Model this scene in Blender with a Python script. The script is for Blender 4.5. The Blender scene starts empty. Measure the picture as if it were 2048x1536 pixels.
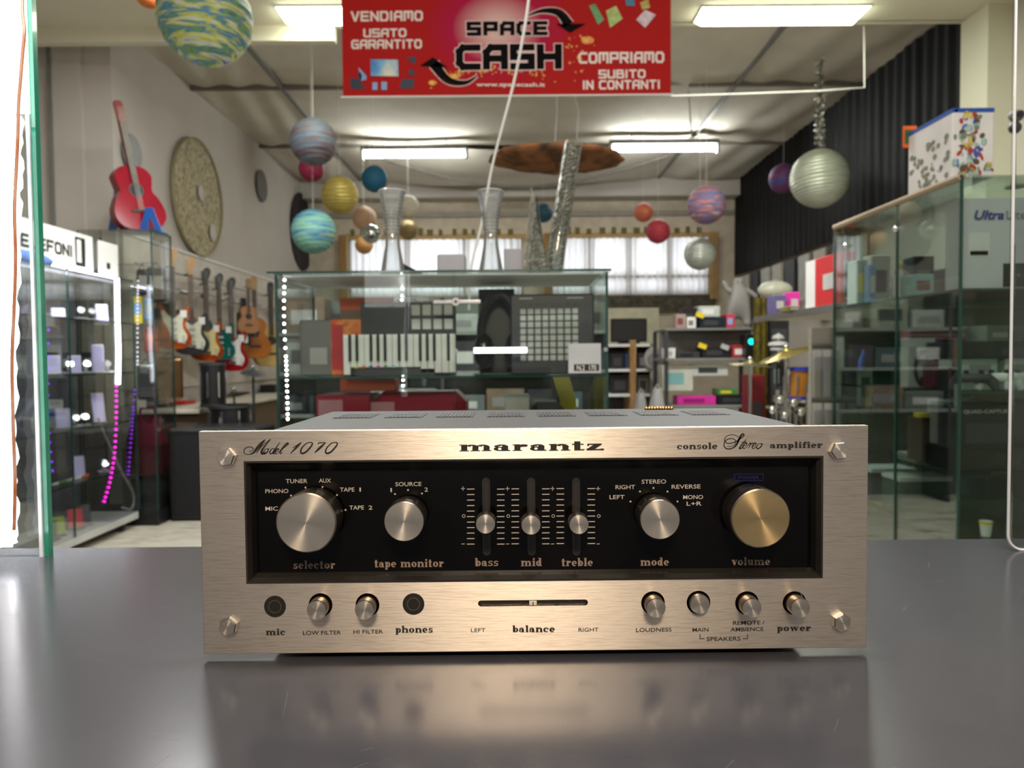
import bpy, bmesh, math, random
from mathutils import Vector, Matrix, Euler
random.seed(7)
PI = math.pi
SC = bpy.context.scene
COL = SC.collection
# ---------------------------------------------------------------- camera, world, lights, exposure
E = 1.137                                   # eye height above the shop floor
FPX = 1479.0                                # focal length in pixels of the 2048 px wide frame
cam_d = bpy.data.cameras.new('camera'); cam = bpy.data.objects.new('camera', cam_d); COL.objects.link(cam)
SC.camera = cam
cam_d.sensor_width = 36.0; cam_d.lens = 36.0*FPX/2048.0
cam_d.clip_start = 0.02; cam_d.clip_end = 100
CAM_M = Matrix.Translation((0, 0, E)) @ Euler((0, 0, -0.003)).to_matrix().to_4x4() @ Euler((math.radians(90-2.05), 0, 0)).to_matrix().to_4x4() @ Euler((0, 0, -0.0090)).to_matrix().to_4x4()
cam.matrix_world = CAM_M
cam_d.dof.use_dof = True; cam_d.dof.focus_distance = 0.46; cam_d.dof.aperture_fstop = 13.0
SC.view_settings.view_transform = 'Standard'; SC.view_settings.look = 'None'
SC.view_settings.gamma = 1.0; SC.view_settings.use_curve_mapping = False
SC.view_settings.exposure = 0.0
SC.cycles.max_bounces = 14; SC.cycles.transparent_max_bounces = 40; SC.cycles.caustics_reflective = False; SC.cycles.caustics_refractive = False
SC.cycles.sample_clamp_indirect = 4.0
w = bpy.data.worlds.new('shop_surroundings'); SC.world = w; w.use_nodes = True
w.node_tree.nodes['Background'].inputs[0].default_value = (0.80, 0.77, 0.75, 1)
w.node_tree.nodes['Background'].inputs[1].default_value = 0.42
def area_light(name, loc, size, energy, col, target):
    d = bpy.data.lights.new(name, 'AREA'); d.shape = 'RECTANGLE'; d.size, d.size_y = size; d.energy = energy; d.color = col
    o = bpy.data.objects.new(name, d); COL.objects.link(o); o.location = loc
    o.rotation_euler = (Vector(target)-Vector(loc)).to_track_quat('-Z', 'Y').to_euler()
    return o
area_light('counter_ceiling_lamp', (0.05, 0.02, 2.15), (0.6, 0.2), 3.5, (1.0, 0.84, 0.66), (0.02, 0.50, 1.0))
area_light('added_front_light', (0.0, -0.70, 2.0), (0.34, 0.16), 26, (1.0, 0.82, 0.62), (0.02, 0.46, 1.02))  # added warm light in front, brightens the faceplate
area_light('unseen_overhead_light_left', (-1.3, 3.9, 3.42), (1.2, 0.3), 88, (0.96, 0.98, 0.98), (-1.3, 3.9, 0))  # this and the next two: added lights out of view, brighten the shop
area_light('unseen_overhead_light_right', (1.2, 3.9, 3.42), (1.2, 0.3), 84, (0.96, 0.98, 0.98), (1.2, 3.9, 0))
area_light('unseen_overhead_light_front', (0.3, 0.6, 3.42), (1.2, 0.3), 75, (0.97, 0.98, 0.96), (0.3, 0.6, 0))
area_light('daylight_left_window', (-1.1, 11.6, E+1.2), (2.2, 1.1), 50, (0.93, 0.96, 1.0), (-1.1, 8.0, 1.8))
area_light('daylight_right_window', (1.9, 11.6, E+1.2), (2.4, 1.1), 50, (0.93, 0.96, 1.0), (1.9, 8.0, 1.8))

# ---------------------------------------------------------------- helpers
def P(px, py, Y):
    """the point seen at photo pixel px, py that lies on the vertical plane y = Y"""
    d = CAM_M.to_3x3() @ Vector(((px-1024)/FPX, -(py-768)/FPX, -1))
    return CAM_M.translation + d*(Y/d.y)
def PX(px, py, X):
    d = CAM_M.to_3x3() @ Vector(((px-1024)/FPX, -(py-768)/FPX, -1))
    return CAM_M.translation + d*(X/d.x)
def lin(c):
    return tuple(((v/255)/12.92 if v/255 <= .04045 else ((v/255+.055)/1.055)**2.4) for v in c[:3])+(1,)
MATS = {}
def mat(name, col, rough=.5, metal=0, var=.08, scale=8, bump=0, coat=0, spec=.5, col2=None, emit=0, stretch=(1, 1, 1), aniso=0, radial=None, trans=0, detail=3):
    if name in MATS: return MATS[name]
    m = bpy.data.materials.new(name); m.use_nodes = True; MATS[name] = m
    nt = m.node_tree; b = nt.nodes['Principled BSDF']; L = nt.links.new
    tc = nt.nodes.new('ShaderNodeTexCoord'); mp = nt.nodes.new('ShaderNodeMapping'); nz = nt.nodes.new('ShaderNodeTexNoise'); rp = nt.nodes.new('ShaderNodeValToRGB')
    mp.inputs['Scale'].default_value = stretch; nz.inputs['Scale'].default_value = scale; nz.inputs['Detail'].default_value = detail
    L(tc.outputs['Object'], mp.inputs['Vector']); L(mp.outputs[0], nz.inputs['Vector']); L(nz.outputs['Fac'], rp.inputs['Fac'])
    a = lin(col); c2 = lin(col2) if col2 else tuple(min(1, v*(1+var)) for v in a[:3])+(1,)
    a1 = a if col2 else tuple(v*(1-var) for v in a[:3])+(1,)
    rp.color_ramp.elements[0].position = .35; rp.color_ramp.elements[1].position = .65
    rp.color_ramp.elements[0].color = a1; rp.color_ramp.elements[1].color = c2
    L(rp.outputs[0], b.inputs['Base Color'])
    b.inputs['Roughness'].default_value = rough; b.inputs['Metallic'].default_value = metal
    b.inputs['Coat Weight'].default_value = coat; b.inputs['Specular IOR Level'].default_value = spec
    b.inputs['Transmission Weight'].default_value = trans
    if emit:
        b.inputs['Emission Strength'].default_value = emit; b.inputs['Emission Color'].default_value = a
    if aniso:
        b.inputs['Anisotropic'].default_value = aniso
        if radial:
            t = nt.nodes.new('ShaderNodeTangent'); t.direction_type = 'RADIAL'; t.axis = radial; L(t.outputs[0], b.inputs['Tangent']); b.inputs['Anisotropic Rotation'].default_value = .25
    if bump:
        bp = nt.nodes.new('ShaderNodeBump'); bp.inputs['Strength'].default_value = bump; bp.inputs['Distance'].default_value = .002
        L(nz.outputs['Fac'], bp.inputs['Height']); L(bp.outputs[0], b.inputs['Normal'])
    return m
def ramp_mat(name, cols, scale=3, rough=.6, stretch=(1, 1, 1), metal=0, bump=0, detail=4, distort=0, emit=0):
    m = mat(name, cols[0], rough, metal, scale=scale, stretch=stretch, bump=bump, detail=detail)
    nt = m.node_tree; rp = [n for n in nt.nodes if n.type == 'VALTORGB'][0]; nz = [n for n in nt.nodes if n.type == 'TEX_NOISE'][0]
    nz.inputs['Distortion'].default_value = distort
    els = rp.color_ramp.elements
    while len(els) > 1: els.remove(els[-1])
    n = len(cols); els[0].position = .3; els[0].color = lin(cols[0])
    for i in range(1, n):
        e = els.new(.3+.4*i/(n-1)); e.color = lin(cols[i])
    return m
def glass_mat(name, tint=(.92, .97, .95), refl=1.0, rough=0.0, haze=0):
    if name in MATS: return MATS[name]
    m = bpy.data.materials.new(name); m.use_nodes = True; MATS[name] = m
    nt = m.node_tree; nt.nodes.clear(); L = nt.links.new
    o = nt.nodes.new('ShaderNodeOutputMaterial'); mx = nt.nodes.new('ShaderNodeMixShader'); t = nt.nodes.new('ShaderNodeBsdfTransparent')
    g = nt.nodes.new('ShaderNodeBsdfGlossy'); f = nt.nodes.new('ShaderNodeFresnel'); mu = nt.nodes.new('ShaderNodeMath'); mu.operation = 'MULTIPLY'
    mu.inputs[1].default_value = refl; f.inputs['IOR'].default_value = 1.5
    t.inputs[0].default_value = (*tint, 1); g.inputs['Roughness'].default_value = rough
    L(f.outputs[0], mu.inputs[0]); L(mu.outputs[0], mx.inputs[0]); L(t.outputs[0], mx.inputs[1]); L(g.outputs[0], mx.inputs[2])
    if haze:
        d = nt.nodes.new('ShaderNodeBsdfDiffuse'); d2 = nt.nodes.new('ShaderNodeBsdfTranslucent'); m2 = nt.nodes.new('ShaderNodeMixShader'); m3 = nt.nodes.new('ShaderNodeMixShader'); m3.inputs[0].default_value = haze
        L(d.outputs[0], m2.inputs[1]); L(d2.outputs[0], m2.inputs[2]); L(mx.outputs[0], m3.inputs[1]); L(m2.outputs[0], m3.inputs[2]); L(m3.outputs[0], o.inputs[0])
    else: L(mx.outputs[0], o.inputs[0])
    return m
def emat(name, col, s):
    return mat(name, col, emit=s, var=0)

class MB:
    def __init__(s): s.v = []; s.f = []
    def add(s, vs, fs):
        o = len(s.v); s.v += [Vector(v) for v in vs]; s.f += [tuple(i+o for i in f) for f in fs]; return s
    def box(s, x0, x1, y0, y1, z0, z1, M=None):
        vs = [Vector((x, y, z)) for x in (x0, x1) for y in (y0, y1) for z in (z0, z1)]
        if M: vs = [M @ v for v in vs]
        return s.add(vs, [(0, 1, 3, 2), (4, 6, 7, 5), (0, 4, 5, 1), (2, 3, 7, 6), (0, 2, 6, 4), (1, 5, 7, 3)])
    def bbox(s, x0, x1, y0, y1, z0, z1, b=.004, n=2):
        bm = bmesh.new(); bmesh.ops.create_cube(bm, size=1)
        for v in bm.verts: v.co = Vector(((x0+x1)/2+v.co.x*(x1-x0), (y0+y1)/2+v.co.y*(y1-y0), (z0+z1)/2+v.co.z*(z1-z0)))
        bmesh.ops.bevel(bm, geom=bm.edges[:], offset=b, segments=n, affect='EDGES', profile=.5)
        bm.verts.index_update(); s.add([v.co.copy() for v in bm.verts], [tuple(v.index for v in f.verts) for f in bm.faces]); bm.free(); return s
    def cyl(s, a, b, r0, r1=None, n=16, caps=True):
        a = Vector(a); b = Vector(b); r1 = r0 if r1 is None else r1
        d = (b-a).normalized(); u = d.orthogonal().normalized(); w_ = d.cross(u)
        vs = []
        for (c, r) in ((a, r0), (b, r1)):
            vs += [c+(u*math.cos(2*PI*i/n)+w_*math.sin(2*PI*i/n))*r for i in range(n)]
        fs = [(i, (i+1) % n, n+(i+1) % n, n+i) for i in range(n)]
        if caps: fs += [tuple(reversed(range(n))), tuple(range(n, 2*n))]
        return s.add(vs, fs)
    def tube(s, pts, r, n=8):
        pts = [Vector(p) for p in pts]; k = len(pts); vs = []; up = None
        for i, p in enumerate(pts):
            d = (pts[min(i+1, k-1)]-pts[max(i-1, 0)]).normalized()
            u = d.orthogonal().normalized() if up is None else (up-d*up.dot(d)).normalized()
            up = u; w_ = d.cross(u); rr = r[i] if isinstance(r, (list, tuple)) else r
            vs += [p+(u*math.cos(2*PI*j/n)+w_*math.sin(2*PI*j/n))*rr for j in range(n)]
        fs = [(i*n+j, i*n+(j+1) % n, (i+1)*n+(j+1) % n, (i+1)*n+j) for i in range(k-1) for j in range(n)]
        fs += [tuple(reversed(range(n))), tuple(range((k-1)*n, k*n))]
        return s.add(vs, fs)
    def lathe(s, prof, c=(0, 0, 0), n=32, axis='Z', M=None, caps=True):
        c = Vector(c); vs = []
        for (r, h) in prof:
            for i in range(n):
                a = 2*PI*i/n; x, y = r*math.cos(a), r*math.sin(a)
                v = Vector((x, y, h)) if axis == 'Z' else (Vector((x, -h, y)) if axis == 'Y' else Vector((h, x, y)))
                vs.append((M @ v if M else v)+c)
        k = len(prof); fs = [(i*n+j, i*n+(j+1) % n, (i+1)*n+(j+1) % n, (i+1)*n+j) for i in range(k-1) for j in range(n)]
        if caps and prof[0][0] > 2e-4: fs.append(tuple(reversed(range(n))))
        if caps and prof[-1][0] > 2e-4: fs.append(tuple(range((k-1)*n, k*n)))
        return s.add(vs, fs)
    def sphere(s, c, r, n=16, m=10, sc=(1, 1, 1)):
        c = Vector(c); prof = [(math.sin(PI*i/m), -math.cos(PI*i/m)) for i in range(m+1)]
        M = Matrix.Diagonal((r*sc[0], r*sc[1], r*sc[2]))
        return s.lathe([(max(a, 1e-5), b) for a, b in prof], c, n, 'Z', M)
    def prism(s, pts, O, U, V, N, d):
        """closed outline pts (u, v) at O, extruded by d along -N"""
        a = 0
        for i in range(len(pts)): a += pts[i-1][0]*pts[i][1]-pts[i][0]*pts[i-1][1]
        if a < 0: pts = pts[::-1]
        O = Vector(O); U = Vector(U); V = Vector(V); N = Vector(N); n = len(pts)
        vs = [O+U*p[0]+V*p[1] for p in pts]+[O+U*p[0]+V*p[1]-N*d for p in pts]
        return s.add(vs, [tuple(range(n)), tuple(reversed(range(n, 2*n)))]+[(i, n+i, n+(i+1) % n, (i+1) % n) for i in range(n)])
    def quad(s, a, b, c, d): return s.add([a, b, c, d], [(0, 1, 2, 3)])
    def grid(s, fn, nu, nv):
        vs = [fn(i/nu, j/nv) for i in range(nu+1) for j in range(nv+1)]
        return s.add(vs, [(i*(nv+1)+j, (i+1)*(nv+1)+j, (i+1)*(nv+1)+j+1, i*(nv+1)+j+1) for i in range(nu) for j in range(nv)])
    def shift(s, o):
        o = Vector(o); s.v = [v-o for v in s.v]; return s
    def build(s, name, m, parent=None, smooth=False, label=None, kind=None, world=True):
        me = bpy.data.meshes.new(name)
        off = parent_loc(parent) if (parent is not None and world) else Vector((0, 0, 0))
        me.from_pydata([tuple(v-off) for v in s.v], [], s.f); me.materials.append(m)
        bm = bmesh.new(); bm.from_mesh(me); bmesh.ops.recalc_face_normals(bm, faces=bm.faces); bm.to_mesh(me); bm.free()
        if smooth:
            me.polygons.foreach_set('use_smooth', [True]*len(me.polygons))
            if hasattr(me, 'set_sharp_from_angle'): me.set_sharp_from_angle(angle=math.radians(40))
        o = bpy.data.objects.new(name, me); COL.objects.link(o)
        if parent is not None: o.parent = parent
        if label: o['label'] = label
        if kind: o['kind'] = kind
        return o
def parent_loc(p):
    v = Vector((0, 0, 0))
    while p is not None: v += p.location; p = p.parent
    return v
def tag(o, label, cat, group=None, kind=None):
    o['label'] = label; o['category'] = cat
    if group: o['group'] = group
    if kind: o['kind'] = kind
    return o
def thing(name, label, cat, loc=(0, 0, 0), rot=(0, 0, 0), group=None, scale=1):
    o = bpy.data.objects.new(name, None); COL.objects.link(o); o.location = loc
    o.rotation_euler = rot if isinstance(rot, tuple) else (0, 0, rot); o.scale = (scale,)*3; o.empty_display_size = .05
    return tag(o, label, cat, group)
def struct(name, mb, m, parent=None, smooth=False):
    o = mb.build(name, m, parent, smooth); o['kind'] = 'structure'; return o
def catmull(pts, n=8, closed=False):
    out = []; k = len(pts); P2 = [Vector((*p, 0)) if len(p) == 2 else Vector(p) for p in pts]
    g = (lambda i: P2[i % k]) if closed else (lambda i: P2[max(0, min(k-1, i))])
    for i in range(k if closed else k-1):
        a, b, c, d = g(i-1), g(i), g(i+1), g(i+2)
        for j in range(n):
            t = j/n; out.append(.5*((2*b)+(c-a)*t+(2*a-5*b+4*c-d)*t*t+(3*b-a-3*c+d)*t**3))
    if not closed: out.append(P2[-1])
    return out

# ---------------------------------------------------------------- lettering
def R_(x0, y0, x1, y1): return [[(x0, y0), (x1, y0), (x1, y1), (x0, y1)]]
def E_(cx, cy, rx, ry, ix, iy, a0=0, a1=360, n=20):
    out = []
    for i in range(n):
        a, b = [math.radians(a0+(a1-a0)*k/n) for k in (i, i+1)]
        out.append([(cx+rx*math.cos(a), cy+ry*math.sin(a)), (cx+rx*math.cos(b), cy+ry*math.sin(b)), (cx+ix*math.cos(b), cy+iy*math.sin(b)), (cx+ix*math.cos(a), cy+iy*math.sin(a))])
    return out
def D_(cx, cy, r, n=12): return [[(cx+r*math.cos(2*PI*i/n), cy+r*math.sin(2*PI*i/n)) for i in range(n)]]
def stem(x, h=1, y0=0): return R_(x, y0, x+.36, y0+h if y0 < 0 else h)+R_(x-.1, h-.13, x+.2, h)
def foot(x, y=0): return R_(x-.1, y, x+.46, y+.12)
SLAB = {
 'a': (1.02, E_(.36, .32, .36, .32, .1, .2)+R_(.5, 0, .86, .72)+E_(.46, .62, .40, .38, .06, .24, 0, 150)+R_(.5, 0, .98, .13)+D_(.16, .74, .13)),
 'b': (1.06, R_(.08, 0, .44, 1.5)+R_(0, 1.37, .3, 1.5)+E_(.6, .5, .42, .5, .08, .34)),
 'c': (.98, E_(.48, .5, .48, .5, .12, .34, 40, 320)+D_(.8, .72, .15)),
 'd': (1.08, E_(.42, .5, .42, .5, .08, .34)+R_(.56, 0, .92, 1.5)+R_(.4, 1.37, .7, 1.5)+R_(.6, 0, 1.04, .13)),
 'e': (1.0, E_(.48, .5, .48, .5, .12, .34, 0, 315)+R_(.2, .43, .9, .56)),
 'f': (.72, R_(.14, 0, .5, 1.15)+R_(.02, 0, .64, .12)+R_(0, .86, .72, 1)+E_(.52, 1.12, .38, .38, .02, .24, 40, 180)+D_(.76, 1.32, .14)),
 'h': (1.26, R_(.1, 0, .46, 1.5)+R_(0, 1.37, .3, 1.5)+E_(.74, .55, .44, .45, .06, .28, 0, 150)+R_(.8, 0, 1.16, .6)+foot(.1)+foot(.8)),
 'i': (.6, stem(.12)+foot(.12)+D_(.3, 1.32, .19)),
 'l': (.6, R_(.12, 0, .48, 1.5)+R_(.02, 1.37, .3, 1.5)+foot(.12)),
 'm': (1.92, stem(.1)+E_(.72, .55, .42, .45, .06, .28, 0, 150)+R_(.76, 0, 1.12, .6)+E_(1.38, .55, .42, .45, .06, .28, 0, 150)+R_(1.42, 0, 1.78, .6)+foot(.1)+foot(.76)+foot(1.42)),
 'n': (1.26, stem(.1)+E_(.74, .55, .44, .45, .06, .28, 0, 150)+R_(.8, 0, 1.16, .6)+foot(.1)+foot(.8)),
 'o': (1.04, E_(.5, .5, .5, .5, .13, .36)),
 'p': (1.06, R_(.1, -.42, .46, 1)+R_(0, .87, .3, 1)+E_(.6, .5, .42, .5, .08, .34)+foot(.1, -.42)),
 'r': (.92, stem(.1)+foot(.1)+E_(.64, .6, .3, .4, .04, .22, 60, 180)+D_(.72, .8, .18)),
 's': (.86, E_(.42, .72, .36, .28, .1, .13, 30, 270)+E_(.42, .29, .4, .29, .12, .13, -150, 90)+R_(.66, .7, .78, .98)+R_(.03, .02, .14, .3)),
 't': (.76, R_(.14, .05, .5, 1.36)+R_(0, .87, .7, 1)+R_(.14, 0, .74, .14)),
 'u': (1.14, R_(.1, .35, .46, 1)+R_(0, .87, .3, 1)+E_(.5, .42, .40, .42, .06, .28, 180, 360)+R_(.64, 0, 1.0, 1)+R_(.64, 0, 1.1, .12)+R_(.5, .87, .7, 1)),
 'v': (1.08, [[(.06, 1), (.48, 1), (.7, .45), (.86, 1), (1, 1), (.64, 0), (.46, 0)]]+R_(0, .88, .6, 1)+R_(.74, .88, 1.08, 1)),
 'w': (1.66, [[(.06, 1), (.44, 1), (.62, .45), (.76, 1), (.86, 1), (.58, 0), (.4, 0)], [(.66, 1), (1.04, 1), (1.22, .45), (1.4, 1), (1.52, 1), (1.18, 0), (1.0, 0)]]+R_(0, .88, .5, 1)+R_(.62, .88, 1.1, 1)+R_(1.3, .88, 1.6, 1)),
 'z': (.98, R_(.05, .84, .9, 1)+R_(0, 0, .92, .16)+[[(.45, .86), (.9, .86), (.45, .14), (0, .14)]]+R_(.05, .68, .15, 1)+D_(.92, .1, .13)), ' ': (.6, [])}
def slab_text(s):
    x = 0; out = []
    for ch in s:
        adv, g = SLAB[ch]; out += [[(a+x, b) for a, b in p] for p in g]; x += adv+.1
    return out, x-.1
TG = {'A': [[(0, 0), (0, .75), (.25, 1), (1, 1), (1, 0)], [(0, .42), (1, .42)]], 'B': [[(0, 0), (0, 1), (.9, 1), (.9, .55), (0, .55)], [(.9, .55), (1, .5), (1, 0), (0, 0)]],
 'C': [[(1, 1), (.2, 1), (0, .8), (0, .2), (.2, 0), (1, 0)]], 'D': [[(0, 0), (0, 1), (.8, 1), (1, .8), (1, .2), (.8, 0), (0, 0)]], 'E': [[(1, 1), (0, 1), (0, 0), (1, 0)], [(0, .5), (.9, .5)]],
 'G': [[(1, 1), (.2, 1), (0, .8), (0, .2), (.2, 0), (1, 0), (1, .5), (.5, .5)]], 'H': [[(0, 0), (0, 1)], [(1, 0), (1, 1)], [(0, .5), (1, .5)]], 'I': [[(.5, 0), (.5, 1)]],
 'M': [[(0, 0), (0, 1), (1, 1), (1, 0)], [(.5, 1), (.5, .3)]], 'N': [[(0, 0), (0, 1), (1, 0), (1, 1)]], 'O': [[(.2, 0), (0, .2), (0, .8), (.2, 1), (.8, 1), (1, .8), (1, .2), (.8, 0), (.2, 0)]],
 'P': [[(0, 0), (0, 1), (1, 1), (1, .42), (0, .42)]], 'R': [[(0, 0), (0, 1), (1, 1), (1, .45), (0, .45)], [(.5, .45), (1, 0)]], 'S': [[(1, 1), (0, 1), (0, .5), (1, .5), (1, 0), (0, 0)]],
 'T': [[(0, 1), (1, 1)], [(.5, 1), (.5, 0)]], 'U': [[(0, 1), (0, .15), (.15, 0), (1, 0), (1, 1)]], 'V': [[(0, 1), (.45, 0), (.55, 0), (1, 1)]],
 'L': [[(0, 1), (0, 0), (1, 0)]], 'F': [[(1, 1), (0, 1), (0, 0)], [(0, .5), (.8, .5)]]}
def seg(a, b, w_):
    dx, dy = b[0]-a[0], b[1]-a[1]; l = math.hypot(dx, dy) or 1; dx, dy = dx/l, dy/l; h = w_/2
    a = (a[0]-dx*h*.9, a[1]-dy*h*.9); b = (b[0]+dx*h*.9, b[1]+dy*h*.9)
    return [(a[0]-dy*h, a[1]+dx*h), (b[0]-dy*h, b[1]+dx*h), (b[0]+dy*h, b[1]-dx*h), (a[0]+dy*h, a[1]-dx*h)]
def tech_text(s, wid=.62, w_=.2, gap=.3):
    x = w_/2; out = []
    for ch in s:
        if ch == ' ': x += wid*.8; continue
        k = .1 if ch == 'I' else (1.15*wid if ch == 'M' else wid)
        for pl in TG[ch]:
            for i in range(len(pl)-1):
                out.append(seg((x+pl[i][0]*k, w_/2+pl[i][1]*(1-w_)), (x+pl[i+1][0]*k, w_/2+pl[i+1][1]*(1-w_)), w_))
        x += k+gap
    return out, x-gap+w_/2
def sans_text(s, weight=0.0, shear=0.0):
    c = bpy.data.curves.new('t', 'FONT'); c.body = s; c.size = 1; c.offset = weight; c.shear = shear; c.resolution_u = 3
    o = bpy.data.objects.new('t', c); COL.objects.link(o)
    dg = bpy.context.evaluated_depsgraph_get(); me = bpy.data.meshes.new_from_object(o.evaluated_get(dg))
    ps = [[(me.vertices[i].co.x, me.vertices[i].co.y) for i in p.vertices] for p in me.polygons]
    bpy.data.objects.remove(o); bpy.data.meshes.remove(me); bpy.data.curves.remove(c)
    if not ps: return [], 1
    x0 = min(a for p in ps for a, b in p); x1 = max(a for p in ps for a, b in p)
    return [[((a-x0)/.72, b/.72) for a, b in p] for p in ps], (x1-x0)/.72
def put(mb, polys, O, U, V, sx, sy, N=(0, -1, 0), lift=0):
    step = Vector(N)*max(2e-6, lift*.012); O = Vector(O)+Vector(N)*lift; U = Vector(U); V = Vector(V)
    for i, p in enumerate(polys):
        mb.add([O+step*i+U*(a*sx)+V*(b*sy) for a, b in p], [tuple(range(len(p)))])
def px_text(mb, polys, wid, x0, x1, base, h, Y, lift=.00015):
    """writing fitted between photo columns x0 and x1 on the plane y = Y; h = letter height in px"""
    a = P(x0, base, Y); b = P(x1, base, Y); z = P((x0+x1)/2, base, Y).z
    put(mb, polys, (a.x, Y, z), (1, 0, 0), (0, 0, 1), (b.x-a.x)/wid, h/FPX*Y, lift=lift)
def nib(pts, w0, w1, fn, n=8):
    """pen stroke through pts; fn maps to 3-D; thick in the middle of the stroke"""
    c = catmull(pts, n); out = []; k = len(c)
    for i in range(k-1):
        a, b = c[i], c[i+1]; d = (b-a)
        if d.length < 1e-6: continue
        d.normalize(); q = Vector((-d.y, d.x, 0))
        wa = w0+(w1-w0)*math.sin(PI*i/(k-1))**1.5; wb = w0+(w1-w0)*math.sin(PI*(i+1)/(k-1))**1.5
        a = a-d*.8; b = b+d*.8
        out.append([fn(a+q*wa/2), fn(b+q*wb/2), fn(b-q*wb/2), fn(a-q*wa/2)])
    return out

# ---------------------------------------------------------------- materials
M_wall = mat('wall_paint', (190, 184, 176), .85, var=.04, scale=2)
M_wallr = mat('wall_paint_warm', (206, 205, 184), .8, var=.03, scale=2)
M_ceil = mat('ceiling_cloth', (206, 200, 186), .9, var=.05, scale=3)
M_ceiln = mat('ceiling_plaster', (214, 210, 190), .8, var=.02, scale=3)
M_seam = mat('seam_cord', (112, 107, 99), .8)  # grey cord along the ceiling cloth seams
M_floor = ramp_mat('floor_vinyl', [(120, 112, 98), (176, 168, 150), (196, 190, 174), (150, 142, 126)], 2.2, .42, (1.2, 7, 1), distort=1.2)
M_counter = mat('counter_laminate', (54, 54, 59), .21, var=.05, scale=40, bump=.03, spec=.6)
M_black = mat('black_plastic', (22, 22, 24), .42, var=.1)
M_blackg = mat('black_gloss', (8, 8, 9), .12, var=.1, spec=.5)
M_dark = mat('dark_grey_plastic', (52, 53, 56), .5)
M_grey = mat('grey_plastic', (120, 120, 118), .5)
M_lgrey = mat('light_grey_plastic', (178, 178, 174), .5)
M_white = mat('white_plastic', (226, 226, 222), .45, var=.03)
M_paper = mat('white_paper', (222, 222, 220), .8, var=.03)
M_ink = mat('black_ink', (16, 14, 14), .6, var=.02)
M_chrome = mat('chrome', (225, 225, 225), .16, 1, var=.03)
M_steel = mat('brushed_steel', (170, 168, 164), .35, 1)
M_teal = mat('green_glass_edge', (38, 120, 96), .15, var=.1, scale=20, coat=.5)
M_dteal = mat('dark_green_glass_edge', (26, 62, 54), .15, var=.1, scale=20, coat=.5)
M_red = mat('red_print', (190, 30, 34), .45, var=.08, scale=5)
M_orange = mat('orange_print', (224, 96, 32), .5)
M_yellow = mat('yellow_print', (226, 200, 40), .5)
M_blue = mat('blue_print', (34, 78, 160), .5)
M_lblue = mat('pale_blue_print', (130, 170, 215), .5)
M_green = mat('green_print', (70, 130, 60), .5)
M_pink = mat('magenta_print', (206, 46, 150), .5)
M_wood = mat('pale_wood', (168, 130, 84), .6, col2=(138, 100, 60), scale=6, stretch=(8, 8, 1))
M_tan = mat('tan_curtain', (178, 146, 96), .8)
M_glass = glass_mat('clear_glass', (.975, .99, .983), .55)
M_glassd = glass_mat('green_tinted_glass', (.905, .955, .93), .5)
M_glassm = glass_mat('pale_green_glass', (.93, .965, .95), .5)
M_plexi = glass_mat('acrylic_sheet', (.90, .89, .91), .5)
M_tube = emat('fluorescent_white', (252, 255, 250), 66)
M_diff = emat('fluorescent_diffuser', (248, 255, 226), 18)
M_led = emat('white_led', (255, 255, 255), 24)
M_ledm = emat('magenta_led', (255, 30, 220), 5)
M_ledp = emat('violet_led', (130, 50, 255), 3)

# ---------------------------------------------------------------- room shell
XL, XR, YF = -2.95, 3.38, 10.9
HC = E+2.55; HN = P(1600, 50, 5.3).z
struct('floor', MB().box(-3.8, 3.6, -3, YF+.1, -.1, 0), M_floor)
struct('wall_left', MB().box(XL-.15, XL, 5.75, YF, 0, HC+.2), M_wall)
struct('wall_left_near', MB().box(-3.75, -3.6, -3, 5.6, 0, HC+.2), M_wall)
struct('wall_left_pier', MB().box(-3.75, XL, 5.6, 5.75, 0, HC+.2), M_wall)
struct('wall_right', MB().box(XR, XR+.15, 5.3, YF, 0, HC+.2), M_wall)
xr_n = P(1921, 130, 5.3).x
struct('wall_right_near', MB().box(xr_n, XR+.15, 5.0, 5.3, 0, HN+.05).box(XR+.0, XR+.15, -3, 5.0, 0, HN+.05), M_wallr)
# pillar and beam on the near left
struct('trim_1', MB().box(P(99, 200, 5.56).x-.010, P(99, 200, 5.56).x+.010, 5.55, 5.57, E+.9, HN), M_grey)
struct('trim_2', MB().box(P(104, 200, 5.57).x, P(162, 200, 5.57).x, 5.57, 5.6, 0, HC), M_wall)
struct('trim_3', MB().box(-3.6, -1.2, 5.24, 5.31, P(400, 80, 5.22).z, HC), M_ceiln)
struct('ceiling_near', MB().box(-3.75, XR+.15, -1.2, 5.25, HN, HN+.12).box(-3.75, XR+.15, 5.24, 5.3, HN, HC+.05), M_ceiln)
ceil = struct('ceiling', MB().box(-3.4, XR+.1, 5.3, YF+.1, HC+.12, HC+.2), M_ceil)
def ceiling_cloth(x0, x1, y0, y1, sag):
    m = MB().grid(lambda u, v: (x0+(x1-x0)*u, y0+(y1-y0)*v, HC-sag*math.sin(PI*u)**.7*math.sin(PI*(v*.8+.1))-.012*math.sin(u*17+v*5)), 24, 12)
    o = m.build('ceiling_panel', M_ceil, ceil, True); o['kind'] = 'structure'
for (x0, x1) in ((XL, -2.1), (-2.1, 2.14), (2.14, XR)):
    for (y0, y1, s) in ((5.3, 7.0, .02), (7.0, 8.9, .05), (8.9, YF, .20)):
        ceiling_cloth(x0, x1, y0, y1, s if x1-x0 > 2 else s*.4)
for x in (-2.1, 2.14): struct('ceiling_strip', MB().box(x-.018, x+.018, 5.3, YF, HC-.03, HC+.01), M_grey, ceil)
for y in (7.0, 8.9): struct('ceiling_strip', MB().box(XL, -1.35, y-.02, y+.02, HC-.035, HC+.01).box(1.7, XR, y-.02, y+.02, HC-.035, HC+.01), M_seam, ceil)
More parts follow.
